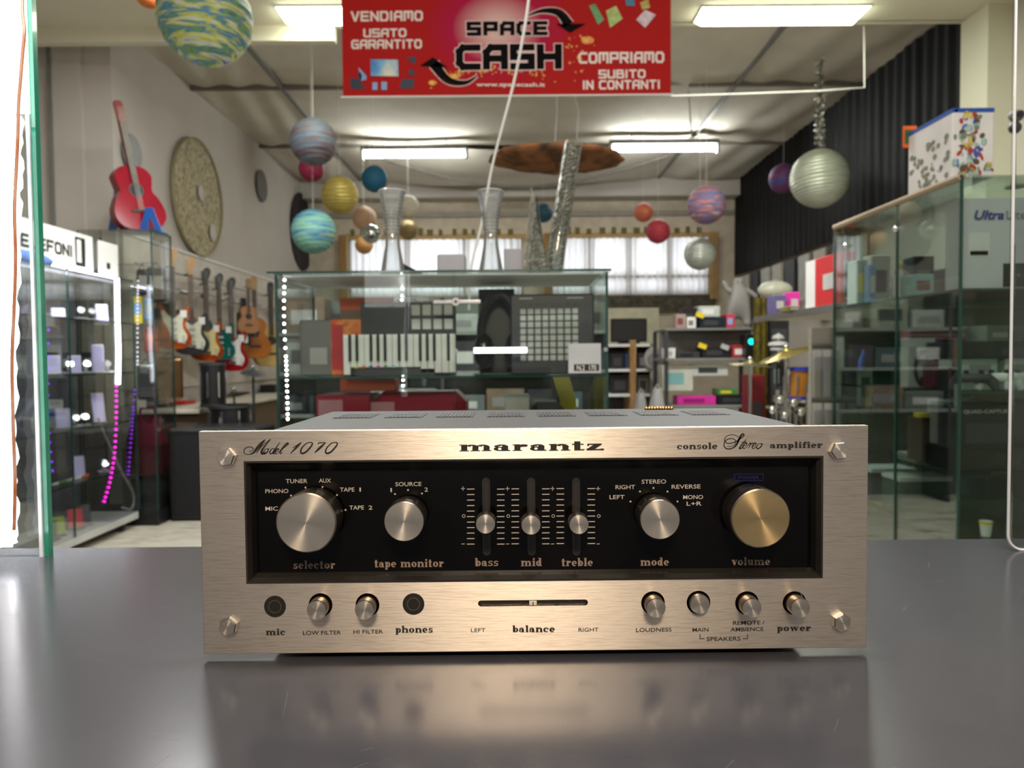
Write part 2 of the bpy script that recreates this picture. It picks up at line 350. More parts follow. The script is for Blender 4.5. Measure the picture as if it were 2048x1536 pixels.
struct('ceiling_strip', MB().tube([(-1.6+3.6*i/30, 9.3+.5*math.sin(i/30*PI), HC-.05-.26*math.sin(PI*i/30)) for i in range(31)], .022), M_seam, ceil)
# far wall with two window openings
wz0, wz1 = P(1200, 588, YF).z, P(1200, 470, YF).z
W1 = (P(700, 520, YF).x, P(1045, 520, YF).x); W2 = (P(1100, 520, YF).x, P(1415, 520, YF).x)
struct('wall_back', MB().box(-3.1, XR+.1, YF, YF+.15, 0, wz0).box(-3.1, XR+.1, YF, YF+.15, wz1, HC+.2)
       .box(-3.1, W1[0], YF, YF+.15, wz0, wz1).box(W1[1], W2[0], YF, YF+.15, wz0, wz1).box(W2[1], XR+.1, YF, YF+.15, wz0, wz1), mat('back_wall_paint', (196, 184, 164), .85))
zs = P(1200, 430, YF).z
struct('trim_4', MB().box(XL, XR, YF-.05, YF, zs-.02, zs+.05), mat('grey_trim', (150, 144, 132), .7))
struct('trim_5', MB().box(XL, XR, YF-.3, YF, P(1200, 392, YF-.3).z, HC), M_wall)
m_sheer = bpy.data.materials.new('sheer_curtain'); m_sheer.use_nodes = True
_nt = m_sheer.node_tree; _nt.nodes.clear(); _o = _nt.nodes.new('ShaderNodeOutputMaterial'); _t = _nt.nodes.new('ShaderNodeBsdfTranslucent'); _d = _nt.nodes.new('ShaderNodeBsdfDiffuse'); _m = _nt.nodes.new('ShaderNodeMixShader')
_tc = _nt.nodes.new('ShaderNodeTexCoord'); _nz = _nt.nodes.new('ShaderNodeTexNoise'); _nz.inputs['Scale'].default_value = 14; _r = _nt.nodes.new('ShaderNodeValToRGB')
_r.color_ramp.elements[0].color = (.8, .8, .82, 1); _r.color_ramp.elements[1].color = (.92, .91, .93, 1)
_nt.links.new(_tc.outputs['Object'], _nz.inputs['Vector']); _nt.links.new(_nz.outputs['Fac'], _r.inputs['Fac']); _nt.links.new(_r.outputs[0], _t.inputs[0]); _nt.links.new(_r.outputs[0], _d.inputs[0])
_m.inputs[0].default_value = .65; _nt.links.new(_d.outputs[0], _m.inputs[1]); _nt.links.new(_t.outputs[0], _m.inputs[2]); _nt.links.new(_m.outputs[0], _o.inputs[0])
M_outside = emat('daylit_overcast_sky', (240, 244, 255), 2.4)
for k, (a, b) in enumerate((W1, W2)):
    wn = struct('window_%d' % (k+1), MB().box(a, a+.06, YF+.02, YF+.1, wz0, wz1).box(b-.06, b, YF+.02, YF+.1, wz0, wz1).box(a, b, YF+.02, YF+.1, wz0, wz0+.06).box(a, b, YF+.02, YF+.1, wz1-.06, wz1), mat('window_frame', (150, 128, 96), .5))
    n = 4 if k else 3
    for i in range(n):
        x0 = a+(b-a)*i/n; x1 = a+(b-a)*(i+1)/n
        struct('pane', MB().box(x0+.03, x1-.03, YF+.055, YF+.062, wz0+.05, wz1-.05), M_glass, wn)
        if i: struct('mullion', MB().box(x0-.035, x0+.035, YF-.062, YF+.1, wz0, wz1), MATS['window_frame'], wn)
    zt = wz0+(wz1-wz0)*.28
    struct('transom', MB().box(a, b, YF-.06, YF+.09, zt-.03, zt+.03), MATS['window_frame'], wn)
    c = thing('window_curtain', ('white sheer curtain over the left back window' if k == 0 else 'white pleated sheer curtain over the right back window'), 'curtain', ((a+b)/2, YF-.1, wz0))
    nf = 26
    MB().grid(lambda u, v: (a+.02+(b-a-.04)*u, YF-.1+.022*math.sin(u*nf*2*PI)+.01*math.sin(u*71), wz0-.02+(wz1-wz0-.04)*v), 240, 4).build('sheer_fabric', m_sheer, c, True)
    MB().box(a-.06, b+.06, YF-.17, YF-.14, wz1-.06, wz1).build('curtain_band', M_tan, c)
    for i in range(int((b-a)/.16)):
        x = a+.06+i*.16+random.uniform(-.03, .03)
        MB().box(x, x+.05+random.uniform(0, .04), YF-.19, YF-.15, wz1-.01, wz1+.07+random.uniform(-.01, .02)).build('tab_loop', mat('olive_fabric', (110, 96, 48), .8), c)
    for x in (a-.1, b-.02) if k else (a-.12,):
        MB().grid(lambda u, v: (x+.13*u, YF-.2+.02*math.sin(u*20), wz0-.1+(wz1-wz0+.1)*v), 20, 3).build('side_drape', M_tan, c, True)

# black pleated curtain along the right wall
zc = P(1480, 548, 3.3*1479/462).z
bc = thing('black_curtain', 'long black pleated curtain high along the right wall', 'curtain', (3.3, 8, zc))
MB().grid(lambda u, v: (3.30+.008*math.sin(u*230)+.006*math.sin(u*61+v*2), 5.32+5.5*u, zc+(HC-.02-zc)*v), 620, 3).build('curtain_fabric', mat('black_satin', (6, 6, 8), .6, var=.15, spec=.2), bc, True)
for i in range(9):
    y = 6.9+i*.42; hh = .45+.12*(i % 3)
    o = MB().box(3.3, 3.33, y, y+.3, zc-.1-hh, zc-.04).build('wall_poster', [M_lgrey, M_dark, M_wall][i % 3])
    tag(o, '%s of the %s posters under the black curtain on the right wall' % (['nearest', 'middle', 'farthest'][i//3], ['pale', 'dark', 'cream'][i % 3]), 'poster', 'posters under the black curtain')
# dark strip of cloth and white boards below the windows
o = MB().box(W1[1]-.4, P(1428, 600, YF).x, YF-.07, YF-.01, P(1300, 625, YF).z, wz0-.03).build('cloth_strip', mat('mottled_brown_cloth', (78, 72, 60), .9, var=.4, scale=14)); tag(o, 'mottled dark cloth strip along the wall under the right window', 'cloth')

# ---------------------------------------------------------------- sales counter
AY = .460
zpb = P(1069, 1302, AY).z; ZC = zpb-.0042
yb = (E-ZC)*1479/(1088-714)
cn = thing('sales_counter', 'dark grey laminate counter top carrying the stereo amplifier', 'counter', (0, .2, ZC))
MB().bbox(-1.5, 1.5, -.22, yb, ZC-.04, ZC, .002).build('countertop', M_counter, cn)
MB().box(-1.45, 1.45, -.12, yb-.06, 0, ZC-.04).build('counter_body', M_dark, cn)
sc = MB()
for i in range(150):
    x = random.uniform(-.75, .75); y = random.uniform(.2, .7); a = random.uniform(0, PI); l = random.uniform(.004, .05)*random.random(); d = Vector((math.cos(a), math.sin(a), 0)); q = Vector((-d.y, d.x, 0))*.00007
    p0 = Vector((x, y, ZC+.00006)); p1 = p0+d*l; sc.quad(p0-q, p1-q, p1+q, p0+q)
sc.build('surface_scratches', mat('scratch_white', (96, 96, 100), .4), cn, kind='stuff')

# ---------------------------------------------------------------- amplifier
X0, X1 = P(402, 1080, AY).x, P(1735, 1080, AY).x; ZT = P(1069, 857, AY).z; ZB = zpb
amp = thing('stereo_amplifier', 'vintage silver faced stereo amplifier with black control window, on the grey counter', 'amplifier', ((X0+X1)/2, .55, ZC))
M_face = ramp_mat('brushed_champagne_aluminium', [(203, 189, 173), (214, 201, 186), (222, 210, 195), (209, 195, 181)], 70, .33, (.9, 1, 16), metal=1, bump=.07, detail=5)
_b = M_face.node_tree.nodes['Principled BSDF']; _b.inputs['Anisotropic'].default_value = .85
_cx = M_face.node_tree.nodes.new('ShaderNodeCombineXYZ'); _cx.inputs[2].default_value = 1; M_face.node_tree.links.new(_cx.outputs[0], _b.inputs['Tangent'])
_nt = M_face.node_tree; _n2 = _nt.nodes.new('ShaderNodeTexNoise'); _n2.inputs['Scale'].default_value = 6; _n2.inputs['Detail'].default_value = 6; _mr = _nt.nodes.new('ShaderNodeMapRange'); _mr.inputs[3].default_value = .34; _mr.inputs[4].default_value = .46
_tc = [n for n in _nt.nodes if n.type == 'TEX_COORD'][0]; _nt.links.new(_tc.outputs['Object'], _n2.inputs['Vector']); _nt.links.new(_n2.outputs['Fac'], _mr.inputs[0]); _nt.links.new(_mr.outputs[0], _b.inputs['Roughness'])
M_cap = mat('spun_aluminium', (224, 213, 196), .29, 1, var=.04, scale=60, aniso=.85, radial='Y')
M_gold = mat('spun_champagne_gold', (222, 192, 138), .29, 1, var=.05, scale=60, aniso=.85, radial='Y')
M_knobs = mat('knob_side', (150, 138, 124), .28, 1, var=.03)
M_panel = mat('gloss_black_panel', (7, 6, 6), .12, var=.3, scale=30, spec=.22)
M_bev = mat('satin_black_bevel', (34, 31, 28), .3, var=.2, scale=30)
M_prt = mat('silver_grey_print', (178, 168, 156), .5, var=.05)
M_prd = mat('dull_copper_print', (132, 112, 98), .45, var=.05)
def wrect(x0, y0, x1, y1, Y):
    a = P(x0, (y0+y1)/2, Y); b = P(x1, (y0+y1)/2, Y); t = P((x0+x1)/2, y0, Y); c = P((x0+x1)/2, y1, Y)
    return a.x, b.x, c.z, t.z
PY = .4700
wx0, wx1, wz_0, wz_1 = wrect(490, 917, 1646, 1162, AY)
face = MB().bbox(X0, X1, AY, AY+.0055, ZB, ZT, .0004).build('faceplate', M_face, amp)
cut = MB().box(wx0, wx1, AY-.01, AY+.02, wz_0, wz_1)
holes = [(550, 1213, 22), (827, 1208, 22), (641, 1210, 24), (735, 1210, 24), (1306, 1206, 24), (1397, 1205, 24), (1494, 1206, 24), (1589, 1206, 24)]
for hx, hy, r in holes:
    c = P(hx, hy, AY); cut.cyl((c.x, AY-.01, c.z), (c.x, AY+.02, c.z), r/FPX*AY, n=40)
sx0, sx1, sz0, sz1 = wrect(956, 1200, 1176, 1212, AY); r_ = (sz1-sz0)/2
cut.prism([(sx0+r_-r_*math.sin(PI*i/10), sz0+r_+r_*math.cos(PI*i/10)) for i in range(11)]+[(sx1-r_+r_*math.sin(PI*i/10), sz0+r_-r_*math.cos(PI*i/10)) for i in range(11)], (0, AY-.01, 0), (1, 0, 0), (0, 0, 1), (0, -1, 0), .03)
co = cut.build('cutter', M_face, amp)
bo = face.modifiers.new('b', 'BOOLEAN'); bo.object = co; bo.operation = 'DIFFERENCE'; bo.solver = 'EXACT'
bpy.context.view_layer.update()
me = bpy.data.meshes.new_from_object(face.evaluated_get(bpy.context.evaluated_depsgraph_get())); face.modifiers.clear(); face.data = me; bpy.data.objects.remove(co)
# cabinet
ctz = P(1069, 857, AY+.006).z-.0006; cx0, cx1 = P(532, 861, AY+.006).x, P(1612, 851, AY+.006).x
cy = (E-ctz)*1479/(819-714)
M_cab = mat('grey_steel_cabinet', (38, 37, 34), .6, 0, var=.12, scale=120, bump=.06)
MB().bbox(cx0, cx1, AY+.0125, cy, ZB+.003, ctz-.0002, .001).bbox(cx0, cx1, AY+.0056, cy, ctz-.002, ctz, .0005).build('cabinet', M_cab, amp)
M_vent = mat('vent_dark', (24, 22, 20), .6)
for i in range(8):
    pitch = .0395; gx = (cx0+cx1)/2+(i-3.5)*pitch; g = MB().box(gx-.0145, gx+.0145, cy-.075, cy-.035, ctz+.0001, ctz+.0004)
    gr = g.build('vent_grille', M_vent, amp); s = MB()
    for k in range(9): s.box(gx-.013+k*.0029, gx-.0117+k*.0029, cy-.073, cy-.037, ctz+.0004, ctz+.0007)
    s.build('vent_slots', M_black, gr)
bt = MB()
for k in range(10): bt.sphere((P(1292, 816, cy-.01).x+k*.0024, cy-.012, ctz+.001), .0017, 8, 6)
bt.build('rear_terminal_strip', mat('brass', (190, 140, 80), .25, 1), amp, True, label='row of small brass beads at the rear top edge')
for fx in (cx0+.03, cx1-.03):
    for fy in (AY+.04, cy-.03): MB().cyl((fx, fy, ZC), (fx, fy, ZB+.003), .009, n=20).build('rubber_foot', M_black, amp, True)
# recessed black control window
ix0, ix1, iz0, iz1 = wrect(513, 938, 1622, 1140, PY)
bv = MB().add([(wx0, AY-.0002, wz_0), (wx1, AY-.0002, wz_0), (wx1, AY-.0002, wz_1), (wx0, AY-.0002, wz_1), (wx0+.0012, AY-.0002, wz_0+.0012), (wx1-.0012, AY-.0002, wz_0+.0012), (wx1-.0012, AY-.0002, wz_1-.0012), (wx0+.0012, AY-.0002, wz_1-.0012),
    (wx0+.003, AY+.0035, wz_0+.003), (wx1-.003, AY+.0035, wz_0+.003), (wx1-.003, AY+.0035, wz_1-.003), (wx0+.003, AY+.0035, wz_1-.003), (ix0, PY, iz0), (ix1, PY, iz0), (ix1, PY, iz1), (ix0, PY, iz1)],
    [(i+4*r, (i+1) % 4+4*r, (i+1) % 4+4*r+4, i+4*r+4) for r in range(3) for i in range(4)])
bv.build('window_bevel', M_bev, amp)
MB().box(ix0-.002, ix1+.002, PY, PY+.002, iz0-.002, iz1+.002).build('control_panel', M_panel, amp)
inr = MB()                                   # worn dust lying in the lower corners of the bevel
# knobs
def knob(fx, fy, r, Yf, Yb, m, name='knob', label=None, notch=True, collar=True):
    c = P(fx, fy, Yf); R = r/FPX*Yf
    k = MB().lathe([(R*.97, 0), (R*1.03, -(Yb-Yf)*.97), (R*1.0, -(Yb-Yf))] if 0 else [(R*.955, .0), (R, .0007), (R*1.0, (Yb-Yf)*.55), (R*1.0, Yb-Yf)], (c.x, Yf, c.z), 56, 'Y', Matrix.Diagonal((1, -1, 1)))
    kn = k.build(name, M_knobs, amp, True, label)
    kn.data.polygons.foreach_set('use_smooth', [len(p.vertices) == 4 for p in kn.data.polygons])
    capo = bpy.data.objects.new('knob_cap', None); bpy.data.objects.remove(capo)
    me = bpy.data.meshes.new('knob_cap'); n = 64
    vs = [(0, 0, 0)]+[(R*.955*rr*math.cos(2*PI*i/n), 0 if rr < 1 else .0001, R*.955*rr*math.sin(2*PI*i/n)) for rr in (.25, .6, 1) for i in range(n)]
    fs = [(0, 1+(i+1) % n, 1+i) for i in range(n)]+[(1+a*n+i, 1+a*n+(i+1) % n, 1+(a+1)*n+(i+1) % n, 1+(a+1)*n+i) for a in (0, 1) for i in range(n)]
    me.from_pydata(vs, [], fs); me.materials.append(m)
    o = bpy.data.objects.new('knob_cap', me); COL.objects.link(o); o.parent = kn; o.location = Vector((c.x, Yf-.0003, c.z))-parent_loc(kn)
    if collar: MB().cyl((c.x, Yb, c.z), (c.x, PY+.0002, c.z), R*.9, n=48).build('knob_collar', M_blackg, kn, True)
    if notch: MB().box(c.x-.0002, c.x+.0002, Yf+.0003, Yb-.003, c.z+R*1.0, c.z+R*1.035).build('pointer_line', M_ink, kn)
    return kn
knob(612, 1046, 61, .4475, .4665, M_cap, 'selector_knob', 'largest left knob, silver spun face')
knob(808, 1043, 41, .449, .4665, M_cap, 'tape_monitor_knob')
knob(1320, 1039, 41, .449, .4665, M_cap, 'mode_knob')
knob(1521, 1037, 60, .4475, .4665, M_gold, 'volume_knob', 'large right knob with a golden spun face')
for kx, ky, sx in ((971, 1048, 972), (1062, 1050, 1062), (1158, 1049, 1152)):
    t, b_ = P(sx, 955, PY), P(sx, 1111, PY); rr = .0026
    sl = MB().prism([(t.x+rr*math.cos(PI*i/8), t.z-rr+rr*math.sin(PI*i/8)) for i in range(9)]+[(t.x-rr*math.cos(PI*i/8), b_.z+rr-rr*math.sin(PI*i/8)) for i in range(9)], (0, PY-.0004, 0), (1, 0, 0), (0, 0, 1), (0, -1, 0), .0003).build('slider_slot', M_bev, amp)
    rr = .0016
    MB().prism([(t.x+rr*math.cos(PI*i/8), t.z-.004+rr*math.sin(PI*i/8)) for i in range(9)]+[(t.x-rr*math.cos(PI*i/8), b_.z+.004-rr*math.sin(PI*i/8)) for i in range(9)], (0, PY-.0006, 0), (1, 0, 0), (0, 0, 1), (0, -1, 0), .0003).build('slot_opening', M_ink, sl)
    k = knob(kx, ky, 20, .449, .459, M_cap, 'slider_knob', None, False, False)
    c = P(kx, ky, .449); MB().box(c.x-.002, c.x+.002, .459, PY, c.z-.003, c.z+.001).build('slider_arm', M_bev, k)
# push buttons, jacks, balance slot
for (hx, hy, r), (bx, by) in zip(holes[2:], ((637, 1216), (730, 1215), (1309, 1211), (1400, 1208), (1500, 1211), (1594, 1212))):
    dep = .4505 if bx not in (1400,) else .4565
    k = knob(hx+(hx-1020)*(AY/dep-1), hy+(hy-714)*(AY/dep-1), 20.0, dep, AY+.006, M_cap, 'push_button', None, False, False)
    c = P(hx, hy, AY); MB().lathe([(.0072, 0), (.0072, .004)], (c.x, AY+.0058, c.z), 32, 'Y', Matrix.Diagonal((1, -1, 1)), caps=False).build('button_well', M_ink, amp)
for hx, hy, r in holes[:2]:
    c = P(hx, hy, AY); j = MB().lathe([(.0068, 0), (.0066, .001), (.0048, .001), (.0046, .003), (.0001, .003)], (c.x, AY-.0002, c.z), 40, 'Y', Matrix.Diagonal((1, -1, 1))).build('jack_socket', M_black, amp, True)
    MB().lathe([(.0044, 0), (.0043, -.0006), (.0035, -.0006), (.0034, .003), (.00355, .0031)], (c.x, AY+.0002, c.z), 40, 'Y', Matrix.Diagonal((1, -1, 1)), caps=False).build('jack_ring', mat('worn_brass', (150, 122, 80), .3, 1), j, True)
    MB().cyl((c.x, AY+.0006, c.z), (c.x, AY+.0026, c.z), .0033, n=24).build('jack_bore', M_ink, j)
MB().box(sx0-.001, sx1+.001, AY+.004, AY+.0055, sz0-.001, sz1+.001).build('balance_slot_back', M_ink, amp)
c = P(1066, 1206, AY); lv = MB().bbox(c.x-.0024, c.x+.0024, AY-.0008, AY+.004, c.z-.0014, c.z+.0014, .0003).build('balance_lever', mat('cream_lever', (200, 190, 176), .4), amp)
MB().box(c.x-.0003, c.x+.0003, AY-.001, AY-.0007, c.z-.001, c.z+.001).build('lever_mark', M_ink, lv)
for hx, hy, a in ((450, 915, 10), (1681, 902, 5), (454, 1255, 20), (1686, 1246, 28)):
    c = P(hx, hy, AY-.004); R = 19/FPX*AY; n = 6
    vs = []
    pr = [(1.0, AY), (1.0, AY-.0030), (.88, AY-.0042)]
    for rr, yy in pr: vs += [(c.x+R*rr*math.cos(math.radians(a+60*i)), yy, c.z+R*rr*math.sin(math.radians(a+60*i))) for i in range(6)]
    s = MB().add(vs, [(i+6*q, (i+1) % 6+6*q, (i+1) % 6+6*q+6, i+6*q+6) for q in (0, 1) for i in range(6)]).build('corner_screw', M_steel, amp)
    me = bpy.data.meshes.new('screw_cap'); me.from_pydata([(0, -.0001, 0)]+[(R*.88*math.cos(math.radians(a+10*i)), 0, R*.88*math.sin(math.radians(a+10*i))) for i in range(36)] if 0 else [(0, -.0001, 0)]+[(R*.88*math.cos(math.radians(a+60*i)), 0, R*.88*math.sin(math.radians(a+60*i))) for i in range(6)], [], [(0, 1+(i+1) % 6, 1+i) for i in range(6)]); me.materials.append(M_cap)
    o = bpy.data.objects.new('screw_cap', me); COL.objects.link(o); o.parent = s; o.location = Vector((c.x, AY-.0042, c.z))-parent_loc(s)
# writing on the black window
tm = MB(); td = MB()
for s, a, b, base in (('selector', 587, 671, 1137), ('tape monitor', 749, 888, 1134), ('bass', 950, 997, 1132), ('mid', 1042, 1084, 1132), ('treble', 1123, 1186, 1132), ('mode', 1281, 1338, 1131), ('volume', 1463, 1540, 1130)):
    pl, wd = slab_text(s); px_text(td, pl, wd, a, b, base, 11, PY)
for s, a, b, base in (('TUNER', 572, 615, 966), ('AUX', 638, 662, 965), ('PHONO', 531, 577, 986), ('MIC', 531, 556, 1021), ('TAPE', 680, 709, 983), ('1', 719, 722, 983), ('TAPE', 699, 728, 1019), ('2', 737, 745, 1019), ('SOURCE', 791, 843, 972),
        ('1', 781, 784, 984), ('2', 849, 856, 983), ('LEFT', 1219, 1249, 998), ('RIGHT', 1231, 1270, 978), ('STEREO', 1283, 1332, 967), ('REVERSE', 1343, 1401, 977), ('MONO', 1366, 1406, 998), ('L+R', 1373, 1403, 1011)):
    pl, wd = sans_text(s, .008); px_text(tm, pl, wd, a, b, base, 8.4, PY)
for x, y in ((582, 991), (611, 975), (645, 974), (674, 990), (691, 1020), (790, 988), (816, 980), (844, 987), (1261, 1003), (1280, 983), (1307, 976), (1335, 983), (1355, 1003)):
    c = P(x, y, PY-.0002); tm.add([(c.x+.0006*math.cos(i*PI/5), PY-.0002, c.z+.0006*math.sin(i*PI/5)) for i in range(10)], [tuple(range(10))])
def pline(mb, x0, y0, x1, y1, wpx, Y, lift=.0002):
    a, b = P(x0, y0, Y), P(x1, y1, Y)
    if abs(x1-x0) > abs(y1-y0): z = (a.z+b.z)/2; h = wpx/2/FPX*Y; mb.add([(a.x, Y-lift, z-h), (b.x, Y-lift, z-h), (b.x, Y-lift, z+h), (a.x, Y-lift, z+h)], [(0, 1, 2, 3)])
    else: x = (a.x+b.x)/2; h = wpx/2/FPX*Y; mb.add([(x-h, Y-lift, a.z), (x+h, Y-lift, a.z), (x+h, Y-lift, b.z), (x-h, Y-lift, b.z)], [(0, 1, 2, 3)])
for xa, xb, dy in ((934, 949, 0), (994, 1009, 0), (1023, 1038, -.5), (1084, 1099, -.5), (1113, 1128, -1), (1175, 1190, -1)):
    for i in range(11): pline(tm, xa, 978+i*11+dy, xb, 978+i*11+dy, 1.7, PY)
for x in (926, 1015, 1105, 1196):
    pline(tm, x-4, 977, x+4, 977, 1.2, PY); pline(tm, x+.01, 973, x, 981, 1.2, PY); pline(tm, x-3, 1088, x+3.5, 1087.5, 1.2, PY)
    c = P(x+1.5, 1032, PY); tm.add([(c.x+rr*math.cos(i*PI/8), PY-.0002, c.z+rr*math.sin(i*PI/8)) for rr in (.0011, .00078) for i in range(16)], [(i, (i+1) % 16, 16+(i+1) % 16, 16+i) for i in range(16)])
tm.build('panel_lettering', M_prt, amp); td.build('control_names', M_prd, amp)
pw = MB()
pline(pw, 1469, 948, 1526, 948, 1, PY); pline(pw, 1469, 961, 1526, 961, 1, PY); pline(pw, 1469, 948, 1469.01, 961, 1, PY); pline(pw, 1526, 948, 1526.01, 961, 1, PY)
pl, wd = sans_text('POWER'); px_text(pw, pl, wd, 1477, 1518, 958.5, 7, PY)
pw.build('power_indicator', mat('dim_blue_print', (26, 30, 92), .3), amp, label='dim blue power indicator window')
# writing on the silver plate
tb = MB()
for s, a, b, base, h in (('mic', 532, 571, 1270, 9), ('phones', 791, 866, 1265, 9.5), ('balance', 1025, 1110, 1264, 9.5), ('power', 1554, 1622, 1262, 9), ('console', 1354, 1435, 898, 8.5), ('amplifier', 1540, 1645, 896, 8.5), ('marantz', 919, 1206, 901, 13)):
    pl, wd = slab_text(s); px_text(tb, pl, wd, a, b, base, h, AY)
for s, a, b, base in (('LOW FILTER', 606, 682, 1269), ('HI FILTER', 707, 766, 1267), ('LEFT', 942, 971, 1264), ('RIGHT', 1157, 1197, 1263), ('LOUDNESS', 1272, 1343, 1263), ('MAIN', 1385, 1417, 1263), ('REMOTE /', 1466, 1529, 1249), ('AMBIENCE', 1461, 1527, 1262), ('SPEAKERS', 1413, 1481, 1281)):
    pl, wd = sans_text(s, .004); px_text(tb, pl, wd, a, b, base, 8.2, AY)
pline(tb, 1400, 1268, 1400.01, 1278, 1.4, AY); pline(tb, 1400, 1277, 1409, 1277, 1.4, AY); pline(tb, 1495, 1268, 1495.01, 1278, 1.4, AY); pline(tb, 1485, 1277, 1495, 1277, 1.4, AY)
def fnm(p): q = P(480+p.x/8.533, 860+p.y/8.533, AY); return (q.x, AY-.00015, q.z)
def fns(p): q = P(1300+p.x/5.12, 840+p.y/5.12, AY); return (q.x, AY-.00015, q.z)
def zero(dx): return [(1195+dx, 212), (1140+dx, 225), (1060+dx, 300), (1035+dx, 370), (1065+dx, 400), (1130+dx, 370), (1205+dx, 290), (1237+dx, 235), (1215+dx, 210), (1180+dx, 216)]
for pts, a, b in (([(150, 370), (205, 355), (226, 315), (180, 290), (110, 300), (68, 345), (80, 400), (145, 418), (220, 390)], 9, 14), ([(150, 418), (230, 388), (300, 300), (370, 215), (430, 160)], 8, 46), ([(430, 165), (380, 240), (330, 320), (280, 395)], 10, 16), ([(280, 395), (350, 300), (430, 225), (522, 156)], 9, 12), ([(522, 158), (440, 255), (375, 345), (370, 400), (400, 402), (440, 370)], 12, 36),
        ([(470, 318), (425, 335), (400, 385), (422, 408), (465, 375), (482, 335), (470, 318), (500, 325)], 8, 20), ([(590, 322), (550, 318), (510, 370), (520, 406), (560, 385), (600, 335)], 8, 20), ([(680, 212), (625, 290), (570, 375), (570, 405), (600, 385)], 9, 26), ([(600, 380), (648, 350), (660, 322), (630, 326), (598, 378), (612, 408), (655, 385)], 8, 20), ([(655, 385), (740, 310), (820, 242), (812, 222), (770, 255), (700, 345), (682, 392), (702, 402), (725, 368)], 9, 24),
        ([(900, 300), (960, 268), (1045, 210)], 9, 14), ([(1045, 212), (1000, 260), (930, 330), (860, 400)], 10, 34), (zero(0), 12, 30), (zero(425), 12, 30), ([(1330, 242), (1345, 220), (1400, 216), (1462, 215)], 12, 18), ([(1462, 215), (1400, 272), (1330, 335), (1275, 390)], 12, 40)):
    put3 = nib(pts, a, b, fnm)
    for q in put3: tb.add(q, [(0, 1, 2, 3)])
for pts, a, b in (([(905, 175), (870, 155), (820, 152), (775, 175), (764, 212), (795, 238), (850, 232), (905, 205), (950, 170), (962, 150), (945, 142), (922, 168), (902, 215), (880, 262), (838, 290), (790, 295), (760, 270), (764, 225), (800, 195), (850, 192), (878, 215), (868, 250), (830, 270), (790, 268)], 5, 12), ([(945, 150), (915, 190), (895, 235), (860, 280)], 5, 20),
        ([(985, 198), (950, 240), (918, 285), (930, 292), (958, 268)], 6, 14), ([(935, 228), (990, 224)], 5, 6), ([(958, 268), (985, 255), (990, 236), (970, 240), (950, 275), (962, 292), (990, 275)], 5, 11), ([(990, 275), (1020, 238), (1030, 245), (1005, 290)], 5, 10), ([(1015, 270), (1045, 238), (1060, 240)], 5, 9), ([(1050, 272), (1078, 255), (1085, 238), (1065, 240), (1046, 275), (1058, 292), (1090, 270)], 5, 11), ([(1130, 240), (1105, 250), (1090, 280), (1105, 293), (1135, 275), (1145, 248), (1128, 240), (1158, 246)], 5, 11)):
    for q in nib(pts, a, b, fns): tb.add(q, [(0, 1, 2, 3)])
tb.build('faceplate_lettering', M_ink, amp)

# ---------------------------------------------------------------- lit glass showcase at the left end of the counter, acrylic guard at the right
gy = (E-ZC)*1479/(1106-714); gx = P(96, 1050, gy).x
gs = thing('counter_showcase', 'tall glass showcase with bright white light strips at the left counter end', 'showcase', (gx-.15, gy, ZC))
MB().box(gx-.5, gx-.0045, gy, gy+.006, ZC, 1.95).build('glass_panel', M_glass, gs)
MB().box(gx-.0045, gx, gy, gy+.007, ZC, 1.95).build('glass_edge', M_teal, gs)
MB().box(gx-.0080, gx-.0048, gy-.002, gy+.0, ZC, 1.95).build('edge_seal', mat('clear_silicone', (205, 210, 215), .15, var=.2, scale=30), gs)
sp = [P(x, y, gy-.03) for x, y in ((19, 232), (20, 330), (17, 430), (14, 560), (10, 700), (8, 850), (10, 980), (12, 1094))]
sp = catmull([tuple(v) for v in sp], 8)
ls = MB(); hw = .0062
for q in range(len(sp)-1):
    a_, b_ = sp[q], sp[q+1]; ls.quad((a_.x-hw, a_.y, a_.z), (a_.x+hw, a_.y, a_.z), (b_.x+hw, b_.y, b_.z), (b_.x-hw, b_.y, b_.z))
lt = ls.build('light_strip', emat('showcase_led_tape', (250, 252, 255), 8), gs)
MB().tube([tuple(v+Vector((-.004+.0012*math.sin(q*.9), .006, 0))) for q, v in enumerate(sp)], [.010+.0012*math.sin(q*1.9) for q in range(len(sp))], 12).build('light_sleeve', emat('led_sleeve_glow', (246, 248, 255), 2.2), gs, True)
d = MB()
for q in range(1, len(sp)-1, 2):
    v = sp[q]; d.box(v.x-.004, v.x-.0026, v.y-.001, v.y-.0004, v.z, v.z+.001).box(v.x+.001, v.x+.002, v.y-.001, v.y-.0004, v.z+.001, v.z+.002)
d.build('strip_contacts', mat('amber_contacts', (150, 96, 50), .4), lt)
tpx = P(54, 110, gy-.02).x
MB().box(tpx-.20, tpx, gy-.021, gy-.018, P(50, 226, gy-.02).z, 1.95).build('light_panel', emat('showcase_light_panel', (255, 255, 252), 5), gs)
cb = [P(x, y, gy-.045) for x, y in ((46, -60), (45, 20), (49, 60), (45, 110), (41, 160), (37, 210), (36, 260), (33, 330), (29, 420), (31, 520), (28, 620), (24, 720), (26, 840), (30, 960), (28, 1060))]
MB().tube(catmull([tuple(v) for v in cb], 5), .0015).build('cable', mat('copper_clear_cable', (190, 150, 130), .3, col2=(170, 92, 48), scale=30), gs, True)
ay = (E-ZC)*1479/(1111-712); ax = P(2016, 1040, ay).x
ag = thing('acrylic_guard', 'clear acrylic counter guard with rounded corner at the right counter end', 'screen', (ax+.2, ay, ZC))
r = .0145; out = [(ax+r-r*math.cos(PI/2*i/8), ZC+r-r*math.sin(PI/2*i/8)) for i in range(9)]
pts = out+[(ax+.55, ZC), (ax+.55, 1.95), (ax, 1.95)]
